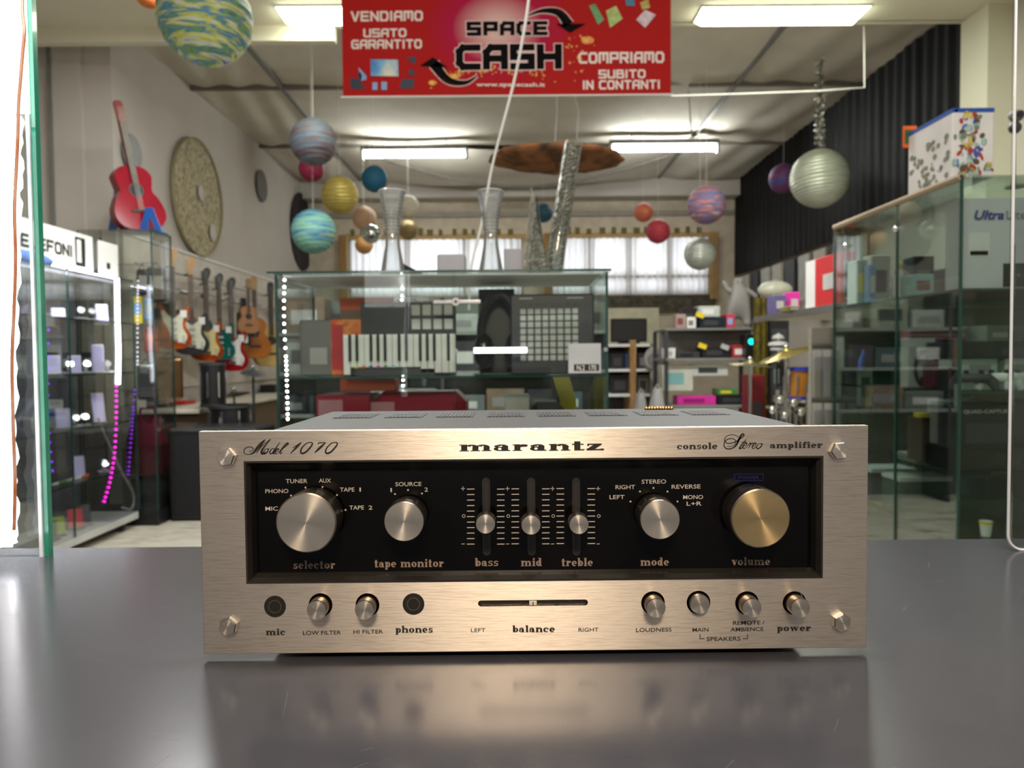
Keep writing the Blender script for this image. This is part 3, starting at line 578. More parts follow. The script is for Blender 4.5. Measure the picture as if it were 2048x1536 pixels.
MB().prism(pts, (0, ay, 0), (1, 0, 0), (0, 0, 1), (0, -1, 0), .004).build('acrylic_sheet', M_plexi, ag)
e = [(ax, ay-.0005, 1.95)]+[(a, ay-.0005, b+.0006) for a, b in out]+[(ax+.55, ay-.0005, ZC+.0006)]
MB().tube(e, .0013, 8).build('polished_edge', mat('frosted_edge', (205, 208, 215), .3), ag, True)

# ---------------------------------------------------------------- ceiling lights
def ceiling_light(x0, x1, ytop, ybot, Y, label, diff):
    a, b = P(x0, ybot, Y), P(x1, ybot, Y); zt = P(x1, ytop, Y).z; zb = (a.z+b.z)/2; zb = HN-.05 if diff else min(zb, zt-.03); zt = HN if diff else zt
    top = HN if Y < 5.25 else HC
    t = thing('ceiling_light', label, 'ceiling light', ((a.x+b.x)/2, Y, zt), group='fluorescent ceiling lights')
    if diff:
        MB().box(a.x, b.x, Y, Y+.23, top-.012, top).build('housing', M_white, t)
        MB().add([(a.x, Y, top-.012), (b.x, Y, top-.012), (b.x, Y+.22, top-.012), (a.x, Y+.22, top-.012), (a.x+.04, Y+.03, zb), (b.x-.04, Y+.03, zb), (b.x-.04, Y+.19, zb), (a.x+.04, Y+.19, zb)], [(4, 5, 6, 7), (0, 1, 5, 4), (1, 2, 6, 5), (2, 3, 7, 6), (3, 0, 4, 7)]).build('diffuser', M_diff, t)
    else:
        MB().box(a.x, b.x, Y-.04, Y+.04, zt, zt+.05).build('housing', M_grey, t)
        MB().cyl((a.x+.03, Y, (zt+zb)/2), (b.x-.03, Y, (zt+zb)/2), .030, n=16).build('tube', M_tube, t, True)
        for x in (a.x+.015, b.x-.015): MB().box(x-.015, x+.015, Y-.03, Y+.03, zb-.005, zt).build('lamp_holder', M_white, t)
        for x in (a.x+.25, b.x-.25): MB().cyl((x, Y, zt+.05), (x, Y, top), .004, n=8).build('hanger', M_grey, t)
ceiling_light(1405, 1742, 13, 56, 5.0, 'wide fluorescent ceiling light near the top right, greenish white diffuser', True)
ceiling_light(552, 850, 46, 78, 4.95, 'wide fluorescent ceiling light partly behind the red banner', True)
ceiling_light(722, 936, 300, 318, 8.6, 'far slim fluorescent tube light left of the brown disc', False)
ceiling_light(1219, 1438, 288, 306, 8.5, 'far slim fluorescent tube light right of the brown disc', False)
tr = [P(x, y, Y) for x, y, Y in ((1728, 52, 5.4), (1729, 175, 5.4), (1640, 182, 5.4), (1480, 188, 5.4), (1342, 192, 5.4))]
tag(MB().tube(tr, .006).build('ceiling_conduit', M_white), 'thin white conduit dropping from the ceiling and running left behind the banner', 'conduit')
tr = [P(x, y, 7.2) for x, y in ((1488, 170), (1376, 169), (1384, 276))]
tag(MB().tube(tr, .008).build('ceiling_conduit', M_lgrey), 'short grey conduit elbow above the right far tube light', 'conduit')

# ---------------------------------------------------------------- red banner
BY = 3.3
ba, bb = P(686, 190, BY), P(1342, 190, BY); bz0 = P(1014, 189, BY).z; bz1 = bz0+.66
bn = thing('shop_banner', 'red shop banner with black and white lettering hanging from the ceiling', 'banner', ((ba.x+bb.x)/2, BY, bz0))
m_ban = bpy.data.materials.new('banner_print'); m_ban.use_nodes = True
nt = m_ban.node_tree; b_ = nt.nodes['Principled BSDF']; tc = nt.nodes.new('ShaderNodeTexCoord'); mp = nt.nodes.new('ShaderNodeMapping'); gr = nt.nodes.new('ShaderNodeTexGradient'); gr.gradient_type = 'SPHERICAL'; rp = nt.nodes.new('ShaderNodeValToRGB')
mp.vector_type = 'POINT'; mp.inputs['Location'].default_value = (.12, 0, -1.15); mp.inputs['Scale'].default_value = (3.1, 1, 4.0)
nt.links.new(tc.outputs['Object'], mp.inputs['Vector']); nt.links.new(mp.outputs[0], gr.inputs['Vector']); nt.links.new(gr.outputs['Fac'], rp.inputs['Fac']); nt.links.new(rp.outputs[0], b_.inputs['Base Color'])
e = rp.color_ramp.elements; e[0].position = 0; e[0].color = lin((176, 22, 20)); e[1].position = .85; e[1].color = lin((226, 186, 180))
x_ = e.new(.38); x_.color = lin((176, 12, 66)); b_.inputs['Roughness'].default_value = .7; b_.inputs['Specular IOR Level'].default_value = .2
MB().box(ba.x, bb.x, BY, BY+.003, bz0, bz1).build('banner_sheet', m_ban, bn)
MB().cyl((ba.x-.01, BY+.006, bz0-.004), (bb.x+.01, BY+.006, bz0-.004), .004, n=8).build('bottom_rod', M_white, bn)
wt = MB(); bk = MB(); ol = MB()
for s, a, b, base, h in (('VENDIAMO', 702, 846, 43, 20), ('USATO', 727, 813, 75, 17), ('GARANTITO', 703, 844, 98, 18), ('COMPRIAMO', 1157, 1328, 127, 22), ('SUBITO', 1197, 1291, 157, 17), ('IN CONTANTI', 1165, 1320, 179, 18)):
    pl, wd = tech_text(s); px_text(wt, pl, wd, a, b, base, h, BY, .002); wt.build('white_lettering', mat('banner_white', (236, 220, 212), .5, var=.02), bn); wt = MB()
pl, wd = sans_text('www.spacecash.it', .02); px_text(wt, pl, wd, 953, 1090, 174, 8, BY, .002)
for s, a, b, base, h, ww in (('SPACE', 933, 1096, 72, 28, .27), ('CASH', 912, 1124, 140, 50, .26)):
    pl, wd = tech_text(s, .64, ww, .38 if s == 'SPACE' else .32); px_text(bk, pl, wd, a, b, base, h, BY, .003)
    pl, wd = tech_text(s, .64, ww+.07, .38 if s == 'SPACE' else .32); px_text(ol, pl, wd, a-2, b+2, base+2, h+4, BY, .002)
def bfn(p, l=.003): q = P(p[0], p[1], BY); return (q.x, BY-l, q.z)
for arc, tip in ((((1055, 32), (1085, 22), (1118, 26), (1137, 50)), ((1112, 48), (1172, 48), (1140, 66))), (((955, 152), (930, 166), (895, 160), (868, 128)), ((840, 132), (896, 136), (866, 115)))):
    c = catmull(arc, 8); k = len(c)
    for i in range(k-1):
        d = (c[i+1]-c[i]).normalized(); q = Vector((-d.y, d.x, 0)); w0 = 1+10*i/k; w1 = 1+10*(i+1)/k
        bk.add([bfn(c[i]+q*w0), bfn(c[i+1]+q*w1), bfn(c[i+1]-q*w1), bfn(c[i]-q*w0)], [(0, 1, 2, 3)])
        ol.add([bfn(c[i]+q*(w0+2), .002), bfn(c[i+1]+q*(w1+2), .002), bfn(c[i+1]-q*(w1+2), .002), bfn(c[i]-q*(w0+2), .002)], [(0, 1, 2, 3)])
    bk.add([bfn(p) for p in tip], [(0, 1, 2)])
wt.build('white_lettering', mat('banner_white', (236, 220, 212), .5, var=.02), bn); bk.build('black_lettering', mat('banner_black', (16, 13, 15), .85, spec=.1), bn); ol.build('lettering_outline', mat('banner_pink_white', (238, 200, 196), .5), bn)
def blot(mb, x, y, rx, ry, l=.0024, n=12, a0=0):
    mb.add([bfn((x+rx*math.cos(2*PI*i/n+a0), y+ry*math.sin(2*PI*i/n+a0)), l) for i in range(n)], [tuple(range(n))])
sp = MB()
for i in range(150):
    t = random.random(); x = 858+290*t; y = 160-22*math.sin(t*3)+random.gauss(0, 7)
    if t > .8: y = random.gauss(95, 26); x = random.gauss(1150, 16)
    blot(sp, x, y, random.uniform(.6, 3), random.uniform(.6, 3), .0022+random.random()*.0002, 8)
blot(sp, 1175, 81, 13, 8); blot(sp, 865, 166, 8, 5); blot(sp, 910, 152, 12, 5)
sp.build('gold_specks', mat('banner_gold', (232, 196, 60), .5, col2=(226, 110, 40), scale=40), bn, kind='stuff')
MB().add([bfn(p, .0026) for p in ((741, 119), (796, 120), (797, 153), (742, 152))], [(0, 1, 2, 3)]).build('television_print', ramp_mat('screen_print', [(230, 226, 200), (120, 180, 220), (30, 110, 190)], 9, .5), bn)
MB().add([bfn(p, .0026) for p in ((805, 158), (830, 160), (825, 178), (798, 176))], [(0, 1, 2, 3)]).build('laptop_print', mat('banner_dark_blue', (38, 50, 70), .5), bn)
MB().add([bfn(p, .0026) for p in ((700, 156), (716, 158), (732, 178), (702, 178))], [(0, 1, 2, 3)]).add([bfn((720+4*math.cos(i), 153+9*math.sin(i)), .0026) for i in range(6)], [(0, 1, 2, 3, 4, 5)]).add([bfn((823+7*math.cos(i), 146+7*math.sin(i)), .0026) for i in range(6)], [(0, 1, 2, 3, 4, 5)]).add([bfn(p, .0026) for p in ((812, 115), (832, 114), (830, 130), (822, 124))], [(0, 1, 2, 3)]).build('appliance_prints', mat('banner_dark_blue', (38, 50, 70), .5), bn)
MB().add([bfn(p, .0026) for p in ((717, 135), (733, 152), (733, 160), (722, 162))], [(0, 1, 2, 3)]).add([bfn(p, .0026) for p in ((745, 165), (755, 165), (755, 180), (745, 180))], [(0, 1, 2, 3)]).add([bfn(p, .0026) for p in ((763, 164), (774, 164), (774, 180), (763, 180))], [(0, 1, 2, 3)]).build('phone_prints', M_lblue, bn)
for k, (c_, ps) in enumerate(((( 90, 150, 90), ((1178, 12), (1190, 8), (1208, 40), (1196, 50))), ((170, 190, 110), ((1212, 22), (1232, 12), (1245, 38), (1220, 56))), ((210, 190, 200), ((1272, 40), (1290, 20), (1312, 30), (1290, 56))), ((60, 120, 150), ((1250, -4), (1268, -4), (1270, 12), (1252, 12))), ((190, 170, 90), ((1280, 6), (1296, -2), (1300, 16), (1284, 20))))):
    MB().add([bfn(p, .0026) for p in ps], [(0, 1, 2, 3)]).build('banknote_print', mat('note_%d' % k, c_, .5, var=.2, scale=30), bn)
for x in (ba.x+.05, bb.x-.05): MB().cyl((x, BY+.002, bz1), (x, BY+.002, HN), .0015, n=6).build('hanging_cord', M_white, bn)
# white cable hanging in front of the banner down to the central case
cp = [P(1060, -90, 2.2), P(1057, 0, 2.25), P(1043, 90, 2.3), P(1024, 180, 2.36), P(985, 330, 2.44), P(965, 440, 2.48), P(943, 533, 2.5), P(938, 620, 2.5)]
tag(MB().tube(catmull([tuple(v) for v in cp], 8), .0042).build('hanging_cable', M_white), 'long white cable slanting down past the banner to behind the central case', 'cable')

# ---------------------------------------------------------------- paper lanterns and other hanging shapes
def lantern(x, y, r, Y, cols, label, metal=0, rough=.6, ribs=14, name='paper_lantern', cat='lantern', scale=7, string=True, tinsel=False, squash=1):
    c = P(x, y, Y); R = r/FPX*Y; t = thing(name, label, cat, tuple(c), (random.uniform(-.12, .12), random.uniform(-.12, .12), random.uniform(0, 6)), 'hanging planet lanterns' if cat == 'lantern' else None)
    prof = []; m = ribs*4
    for i in range(m+1):
        a = PI*(i/m); k = 1-.022*abs(math.cos(ribs*a)) if ribs else 1
        prof.append((max(1e-4, R*k*math.sin(a)), -R*k*math.cos(a)*squash))
    mt = ramp_mat('lantern_paint_'+label.split(',')[0].replace(' ', '_')[:40], cols, scale/max(R, .05)*.2, rough, (.8, .8, 5.0), metal=metal, distort=.6)
    MB().lathe(prof, n=36).build('shade', mt, t, True, world=False)
    MB().lathe([(R*.16, R*.985), (R*.18, R*1.0), (R*.16, R*1.015)], n=20, caps=False).build('top_ring', M_steel, t, world=False)
    top = HN if Y < 5.25 else HC-.03
    if string:
        t2 = Vector((0, 0, top))-Vector((0, 0, c.z)); inv = t.rotation_euler.to_matrix().inverted()
        q = inv @ Vector((0, 0, R*.95)); e_ = inv @ Vector((0, 0, top-c.z))
        if tinsel:
            ts = MB()
            nn = 1100
            for i in range(nn):
                z = R+(top-c.z-R)*i/nn; a = random.uniform(0, 6.3); l = random.uniform(.02, .05)
                p = inv @ Vector((0, 0, z)); d = inv @ Vector((math.cos(a)*l, math.sin(a)*l, random.uniform(-.02, .02))); s_ = Vector((.0025, 0, .002))
                ts.add([p-s_, p+s_, p+d+s_, p+d-s_], [(0, 1, 2, 3)])
            ts.build('tinsel_garland', mat('silver_tinsel', (190, 192, 186), .25, 1, var=.3, scale=60), t, world=False, kind='stuff')
        else: MB().cyl(q, e_, .0015, n=6).build('hanging_string', M_white, t, world=False)
    return t
LB = [(34, 72, 140), (200, 206, 210), (190, 196, 70), (60, 120, 170), (120, 160, 60), (40, 70, 130)]
lantern(411, 36, 90, 3.1, LB, 'large blue, white and yellow swirled paper lantern near the top left', scale=8)
lantern(297, -12, 26, 4.2, [(180, 90, 30), (214, 120, 50)], 'small orange paper lantern cut off by the top edge left of the large blue one')
lantern(627, 284, 46, 5.6, [(52, 46, 54), (92, 80, 84), (84, 102, 114), (46, 74, 104)], 'dark grey and blue striped paper lantern', scale=4)
lantern(623, 338, 25, 6.6, [(120, 20, 56), (150, 30, 66)], 'crimson ball tucked under the dark grey lantern')
lantern(680, 391, 37, 6.6, [(170, 150, 70), (200, 184, 104)], 'gold ribbed paper lantern', .35, .4, ribs=18)
lantern(749, 358, 26, 7.2, [(14, 70, 120), (20, 100, 120), (24, 84, 150)], 'deep blue paper lantern')
lantern(627, 463, 44, 5.9, [(90, 150, 140), (120, 170, 150), (50, 110, 150), (150, 170, 110)], 'teal green paper lantern with a blue patch', scale=4)
lantern(817, 413, 22, 8.0, [(214, 206, 184), (226, 220, 200)], 'cream white paper lantern behind the left carafe')
lantern(729, 437, 24, 8.2, [(190, 150, 120), (206, 168, 136)], 'peach paper lantern above the mirror ball')
lantern(742, 468, 19, 7.4, [(180, 200, 200), (220, 226, 226)], 'small silver mirror ball below the peach lantern', 1, .12, 0 or 8, 'mirror_ball')
lantern(817, 460, 20, 8.6, [(140, 120, 90), (180, 160, 110)], 'brownish gold ball under the cream white lantern', .5, .35)
lantern(728, 490, 18, 9.3, [(206, 150, 90), (214, 160, 100)], 'small orange lantern in front of the left window')
lantern(1087, 426, 19, 8.0, [(16, 60, 80), (30, 90, 110)], 'dark teal lantern behind the silver cone')
lantern(1287, 425, 19, 7.6, [(206, 130, 80), (196, 90, 80), (222, 160, 100)], 'small orange and coral lantern right of the mesh column')
lantern(1316, 463, 24, 7.4, [(170, 40, 60), (196, 70, 84)], 'strawberry red lantern in front of the right window')
lantern(1413, 410, 38, 6.5, [(206, 196, 196), (150, 90, 100), (90, 110, 160), (210, 120, 70), (30, 50, 120)], 'multicoloured white, red and blue marbled lantern', scale=4)
lantern(1400, 508, 32, 6.9, [(178, 186, 176), (200, 206, 196)], 'silver ribbed lantern hanging under the marbled one', .5, .35, ribs=20)
lantern(1567, 357, 29, 7.4, [(40, 50, 110), (110, 50, 90), (50, 70, 140)], 'blue and purple lantern half behind the large silver one', scale=4)
lantern(1639, 357, 57, 6.4, [(168, 174, 156), (196, 202, 184)], 'large silver green lantern on a tinsel rope at the right', .45, .4, ribs=26, tinsel=True)
# brown crater disc
c = P(1113, 318, 6.2); R = 134/FPX*6.2
md = thing('crater_disc', 'rough brown papier mache disc hanging tilted below the banner', 'hanging decoration', tuple(c), (math.radians(1), math.radians(1), 0))
random.seed(3)
def crag(u, v):
    a = 2*PI*u; th = PI*v; rr = R*(1+.03*math.sin(5*a)+.02*math.sin(13*a+2))*math.sin(th)
    return (rr*math.cos(a), rr*math.sin(a)*.8, -math.cos(th)*R*.12*(1+.25*math.sin(9*a+7*th)))
MB().grid(crag, 48, 14).build('disc_body', ramp_mat('burnt_earth', [(44, 34, 22), (100, 66, 38), (146, 94, 56), (108, 90, 62)], 5, .9, bump=.9, detail=8), md, True, world=False)
for dx, Z in ((-.02, 0), (.16, 0)):
    MB().tube([(dx, 0, R*.1), (dx+.02, 0, R*.7), (dx*.2-.02, 0, HC-.05-c.z)], .005).build('hanging_cord', M_lgrey, md, world=False)
MB().sphere((-.02, -.05, R*.14), .05, 12, 8, (1.6, 1, .6)).build('knot', M_dark, md, True, world=False)

# ---------------------------------------------------------------- discs on the left wall
def wall_disc(x, y, rz, label, m, hole=False, Yc=None):
    Yc = (abs(XL))*1479/(1018-x); c = PX(x, y, XL+.02); R = rz/FPX*c.y
    t = thing('wall_disc', label, 'wall decoration', tuple(c))
    mb = MB()
    mb.lathe([(.0001, .0), (R*.985, 0), (R, .012), (R*.985, .028), (.0001, .028)], n=56, axis='X'); mb.v = [Vector((v.x*.4, v.y, v.z)) for v in mb.v]
    mb.build('disc_plate', m, t, world=False, smooth=False); return t, c, R
m_lace = ramp_mat('cream_lace', [(112, 102, 78), (168, 158, 128), (186, 176, 148)], 26, .9, detail=8, bump=.8)
t, c, R = wall_disc(395, 396, 114, 'large cream lace disc on the left wall', m_lace)
for dy, dz, r in ((.02, .05, .07), (.28, -.28, .08)): MB().lathe([(.0001, .03), (r, .031), (.0001, .032)], n=24, axis='X').shift((0, -dy, -dz)).build('pale_opening', M_wall, t, world=False)
rim = MB().lathe([(R*.975, .02), (R*1.01, .03), (R*1.01, .0), (R*.975, .0)], n=56, axis='X', caps=False).build('disc_rim', mat('lace_rim', (150, 140, 104), .8), t, world=False)
wall_disc(523, 372, 31, 'small grey disc on the left wall', mat('grey_felt', (112, 110, 110), .9))
wall_disc(263, 306, 37, 'grey oval disc on the wall behind the red guitar', M_grey)
wall_disc(604, 464, 76, 'large black disc on the left wall near the back corner', mat('black_purple_felt', (34, 28, 34), .8, var=.4, scale=4))

# ---------------------------------------------------------------- generic boxed goods
def carton(x0, y0, x1, y1, Y, depth, m, label, name='cardboard_box', cat='box', zb=None, rz=0, decals=(), group=None, bev=.003, zt=None):
    """a box whose front face fills photo rectangle x0..x1, y0..y1 on plane Y; decals = (u0,v0,u1,v1,material,name) on the front"""
    a, b = P(x0, y1, Y), P(x1, y1, Y); z1 = P((x0+x1)/2, y0, Y).z; z0 = P((x0+x1)/2, y1, Y).z
    if zb is not None: z0 = zb+.0005
    if zt is not None: z1 = zt
    w_ = b.x-a.x; h = z1-z0
    M = Matrix.Rotation(rz, 3, 'Z')
    t = thing(name, label, cat, ((a.x+b.x)/2, Y, z0), rz, group)
    MB().bbox(-w_/2, w_/2, 0, depth, 0, h, min(bev, w_*.2, h*.2, depth*.2), 1).build('box_body' if cat == 'box' else 'body', m, t, world=False)
    for d in decals:
        u0, v0, u1, v1, dm, dn = d[:6]
        MB().box(-w_/2+w_*u0, -w_/2+w_*u1, -.0012, .0002, h*v0, h*v1).build(dn, dm, t, world=False)
    t['w'] = w_; t['h'] = h
    return t
def on_box(t, polys, wid, u0, u1, v0, hh, m, name='lettering', vert=False):
    w_, h = t['w'], t['h']; mb = MB()
    if vert: put(mb, polys, (-w_/2+w_*u0, 0, h*v0), (0, 0, 1), (-1, 0, 0), h*hh/wid, w_*(u1-u0), lift=.0018); 
    else: put(mb, polys, (-w_/2+w_*u0, 0, h*v0), (1, 0, 0), (0, 0, 1), w_*(u1-u0)/wid, h*hh, lift=.0018)
    mb.build(name, m, t, world=False)

# ---------------------------------------------------------------- central glass case
CY0, CY1 = 2.0, 2.38
cxa, cxb = P(553, 640, CY0).x, P(1214, 640, CY0).x; cz = P(880, 541, CY0).z
csh = P(900, 752, CY0).z; csl = csh-.33
cc = thing('central_display_case', 'glass display case with keyboards inside, two carafes on top', 'display case', ((cxa+cxb)/2, CY0, 0))
MB().box(cxa-.02, cxb+.01, CY0-.01, CY1+.01, cz-.006, cz).build('top_glass', M_glassd, cc)
MB().box(cxa-.021, cxb+.011, CY0-.011, CY0-.0095, cz-.006, cz).build('glass_edge', M_dteal, cc)
MB().box(cxa+.01, cxb-.01, CY0+.03, CY1, cz-.010, cz-.0065).build('top_liner', mat('frosted_liner', (206, 202, 198), .4), cc)
for x in (cxa, cxb):
    MB().box(x-.003, x+.003, CY0+.008, CY1, .12, cz-.007).build('side_glass', M_glass, cc)
    MB().box(x-.0035, x+.0035, CY0+.001, CY0+.008, .12, cz-.007).build('glass_edge', M_dteal, cc)
    MB().box(x-.0035, x+.0035, CY1, CY1+.006, .12, cz-.007).build('glass_edge', M_dteal, cc)
xm = P(912, 640, CY0).x
MB().box(cxa+.005, xm, CY0+.002, CY0+.006, .12, cz-.008).build('sliding_door', M_glassm, cc)
MB().box(xm-.01, cxb-.005, CY0+.009, CY0+.013, .12, cz-.008).build('sliding_door', M_glassm, cc)
for i, z in enumerate((csh, csl, csl-.33)):
    MB().box(cxa+.006, cxb-.006, CY0+.016, CY1-.003, z-.006, z).build('glass_shelf', M_glassd, cc)
    MB().box(cxa+.006, cxb-.006, CY0+.015, CY0+.016, z-.006, z).build('glass_edge', M_dteal, cc)
MB().box(cxa, cxb, CY0, CY1, 0, .12).build('plinth', M_grey, cc)
l = P(912, 604, CY0); lk = MB().cyl((l.x, CY0-.012, l.z), (l.x, CY0+.002, l.z), .011, n=20).build('door_lock', M_chrome, cc, True)
MB().cyl((l.x, CY0-.014, l.z), (l.x, CY0-.012, l.z), .004, n=12).build('keyhole', M_dark, lk)
MB().bbox(P(866, 604, CY0).x, P(962, 604, CY0).x, CY0-.006, CY0+.001, l.z-.006, l.z+.005, .002).build('lock_bar', M_chrome, cc)
for x, y in ((1211, 699), (912, 702)):
    p = P(x, y, CY0); MB().cyl((p.x, CY0-.004, p.z), (p.x, CY0+.001, p.z), .006, n=14).build('glass_fastener', M_chrome, cc, True)
def beads(path, r, m, name, parent, step=.012, kind='stuff'):
    mb = MB(); c = catmull(path, 12); acc = 0; last = c[0]
    for p in c:
        d = (p-last).length; k = int(d/step)
        for j in range(k):
            q = last.lerp(p, j/k); mb.sphere(q, r, 6, 4)
        if k: last = p
    return mb.build(name, m, parent, kind=kind)
def v3(x, y, Y): return tuple(P(x, y, Y))
beads([v3(569, 560, CY0+.02), v3(568, 640, CY0+.02), v3(573, 740, CY0+.02), v3(576, 860, CY0+.02)], .0035, M_led, 'led_strip', cc)
beads([v3(805, 556, CY1-.02), v3(803, 640, CY1-.02), v3(806, 740, CY1-.02), v3(804, 860, CY1-.02)], .0030, M_led, 'led_strip', cc)
beads([v3(600, 556, CY1-.03), v3(680, 556, CY1-.03), v3(780, 557, CY1-.03)], .0022, emat('blue_white_led', (200, 205, 255), 4), 'led_strip', cc, .014)
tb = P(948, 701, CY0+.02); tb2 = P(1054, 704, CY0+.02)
MB().cyl((tb.x, tb.y, tb.z), (tb2.x, tb.y, tb.z), .0075, n=14).build('reflection_bar', emat('reflected_tube_glow', (255, 252, 250), 4), cc, True)  # glowing bar added for a light tube's reflection in the case glass
MB().box(cxa+.005, cxb-.005, CY1-.002, CY1+.002, .12, cz-.008).build('back_glass', M_glassm, cc)
# contents, top shelf
carton(662, 638, 786, 716, CY0+.20, .08, ramp_mat('red_orange_art', [(176, 26, 24), (220, 80, 26), (232, 150, 60), (180, 30, 40)], 14, .5), 'red and orange printed keyboard box inside the central case', zb=csh, decals=((.02, .1, .2, .9, M_red, 'side_print'),))
carton(680, 596, 788, 634, CY0+.29, .06, mat('taupe_card', (120, 104, 90), .6), 'flat taupe box with an orange top behind the red keyboard box', decals=((0, .85, 1, 1, M_orange, 'orange_band'),), zb=csh)
carton(600, 640, 668, 722, CY0+.22, .08, M_grey, 'grey box at the left end of the case shelf', zb=csh, decals=((.3, .2, .8, .5, M_lgrey, 'printed_panel'),))
def keyboard():
    Yk = CY0+.12
    a, b = P(688, 752, Yk), P(912, 752, Yk); z1 = P(800, 604, Yk).z
    w_ = b.x-a.x; h = z1-csh
    t = thing('midi_keyboard', 'small black keyboard with white keys and pads standing upright in the case', 'keyboard', ((a.x+b.x)/2, Yk, csh), 0)
    MB().bbox(-w_/2+.05, w_/2, 0, .03, 0, h, .003).build('body', M_black, t, world=False)
    MB().bbox(-w_/2-.002, -w_/2+.055, 0, .025, .0, h*.55, .003).build('left_section', M_black, t, world=False)
    kw = w_/16
    for i in range(16):
        lo = .0 if i == 0 else (.1*h if i < 11 else .02*h)
        MB().bbox(-w_/2+i*kw+.0006, -w_/2+(i+1)*kw-.0006, -.006, 0, lo+.003, h*.56, .001, 1).build('white_key', M_white, t, world=False)
    for i in (1, 2, 4, 5, 6, 8, 9, 11, 12, 13, 15):
        MB().bbox(-w_/2+i*kw-.004, -w_/2+i*kw+.004, -.012, -.006, h*.2, h*.56, .001, 1).build('black_key', M_ink, t, world=False)
    for i in range(4):
        for j in range(2): MB().bbox(w_/2-.125+i*.031, w_/2-.125+i*.031+.025, -.005, 0, h*.62+j*h*.19, h*.62+j*h*.19+h*.15, .002, 1).build('drum_pad', M_lgrey, t, world=False)
    for i, m in enumerate((M_yellow, M_orange, M_blue, M_pink, M_green, M_lblue)):
        MB().box(-w_/2+(1.6+i*1.05)*kw, -w_/2+(1.6+i*1.05)*kw+.009, -.008, -.006, h*.105, h*.14).build('colour_sticker', m, t, world=False)
    MB().bbox(-w_/2+.035, w_/2-.06, -.006, 0, 0, .1*h-.001, .001, 1).build('front_ledge', M_dark, t, world=False)
keyboard()
def pad_controller():
    Yk = CY0+.10; a, b = P(1022, 752, Yk), P(1188, 752, Yk); z1 = P(1100, 588, Yk).z; w_ = b.x-a.x; h = z1-csh
    t = thing('pad_controller', 'square black pad controller with an eight by eight grid of white pads', 'controller', ((a.x+b.x)/2, Yk, csh), math.radians(-3))
    MB().bbox(-w_/2, w_/2, 0, .02, 0, h, .004).build('body', mat('blue_black_plastic', (30, 32, 42), .4), t, world=False)
    p = w_/11.2
    for i in range(8):
        for j in range(8): MB().bbox(-w_/2+p*(1.3+i), -w_/2+p*(1.3+i)+p*.78, -.003, 0, h*.17+j*h*.083, h*.17+j*h*.083+h*.068, .0015, 1).build('pad', M_lgrey, t, world=False)
    for i in range(8):
        MB().cyl((-w_/2+p*(1.7+i), 0, h*.87), (-w_/2+p*(1.7+i), -.0015, h*.87), p*.22, n=10).build('round_button', M_dark, t, world=False)
        MB().cyl((w_/2-p*.9, 0, h*.2+i*h*.083), (w_/2-p*.9, -.0015, h*.2+i*h*.083), p*.22, n=10).build('round_button', M_dark, t, world=False)
    MB().box(-w_/2+p*1.2, -w_/2+p*3, -.0004, 0, h*.94, h*.955).box(w_/2-p*3.6, w_/2-p*1.4, -.0004, 0, h*.94, h*.955).build('printed_name', M_lgrey, t, world=False)
pad_controller()
def headset_case():
    Yk = CY0+.14; a, b = P(957, 752, Yk), P(1040, 752, Yk); z1 = P(1000, 578, Yk).z; w_ = b.x-a.x+.03; h = z1-csh
    t = thing('headphones', 'large black headphones leaning behind the pad controller', 'headphones', ((a.x+b.x)/2, Yk+.04, csh))
    MB().tube([(-w_/2+.02+(w_-.04)*(.5-.5*math.cos(PI*i/14)), 0, h*.45+h*.5*math.sin(PI*i/14)) for i in range(15)], .012).build('headband', M_black, t, True, world=False)
    for s in (-1, 1):
        MB().sphere((s*(w_/2-.03), 0, h*.28), .045, 20, 12, (.7, .55, 1.15)).build('ear_cup', M_blackg, t, True, world=False)
headset_case()
carton(958, 578, 1030, 700, CY0+.27, .05, M_black, 'tall black box behind the black headphones', zb=csh)
pt = P(1170, 718, CY0-.004); t = thing('price_tag', 'white paper price tag with a black price strip on the case front glass', 'tag', (pt.x, CY0-.004, pt.z), 0)
MB().box(-.045, .043, -.0006, 0, -.038, .042).build('paper', mat('receipt_paper', (172, 174, 176), .8), t, world=False); MB().box(-.03, .038, -.0012, -.0006, -.032, -.014).build('price_strip', M_ink, t, world=False)
pl, wd = sans_text('N.2  170'); m_ = MB(); put(m_, pl, wd and (-.022, -.0013, -.030), (1, 0, 0), (0, 0, 1), .052/wd, .014); m_.build('price_figures', M_white, t, world=False)
# contents, lower shelf
carton(680, 757, 790, 782, CY0+.20, .1, M_orange, 'flat orange box on top of the red case', zb=P(735, 783, CY0+.2).z)
carton(632, 790, 740, 852, CY0+.12, .18, mat('dark_red_plastic', (120, 16, 34), .3), 'dark red carrying case with a grey label, lower shelf left', zb=csl, decals=((.05, .5, .5, .95, mat('muted_pink', (150, 100, 106), .6), 'label_sticker'),))
carton(742, 784, 932, 852, CY0+.14, .18, mat('dark_red_plastic', (120, 16, 34), .3), 'wide dark red case with rounded top, lower shelf centre', zb=csl, bev=.03, decals=((.0, .5, .25, .9, mat('muted_pink', (150, 100, 106), .6), 'label_sticker'),))
carton(1062, 805, 1130, 852, CY0+.12, .16, M_black, 'black bag with a rounded top on the lower shelf of the central case', zb=csl, bev=.03, cat='bag', name='small_bag')
carton(1010, 790, 1060, 852, CY0+.2, .1, M_lgrey, 'pale grey box on the lower shelf beside the black bag', zb=csl, decals=((.1, .6, .9, .8, M_yellow, 'yellow_band'),))
q = [P(1122, 754, CY1+.3), P(1136, 800, CY1+.3), Vector((P(1150, 860, CY1+.3).x, CY1+.3, .0))]
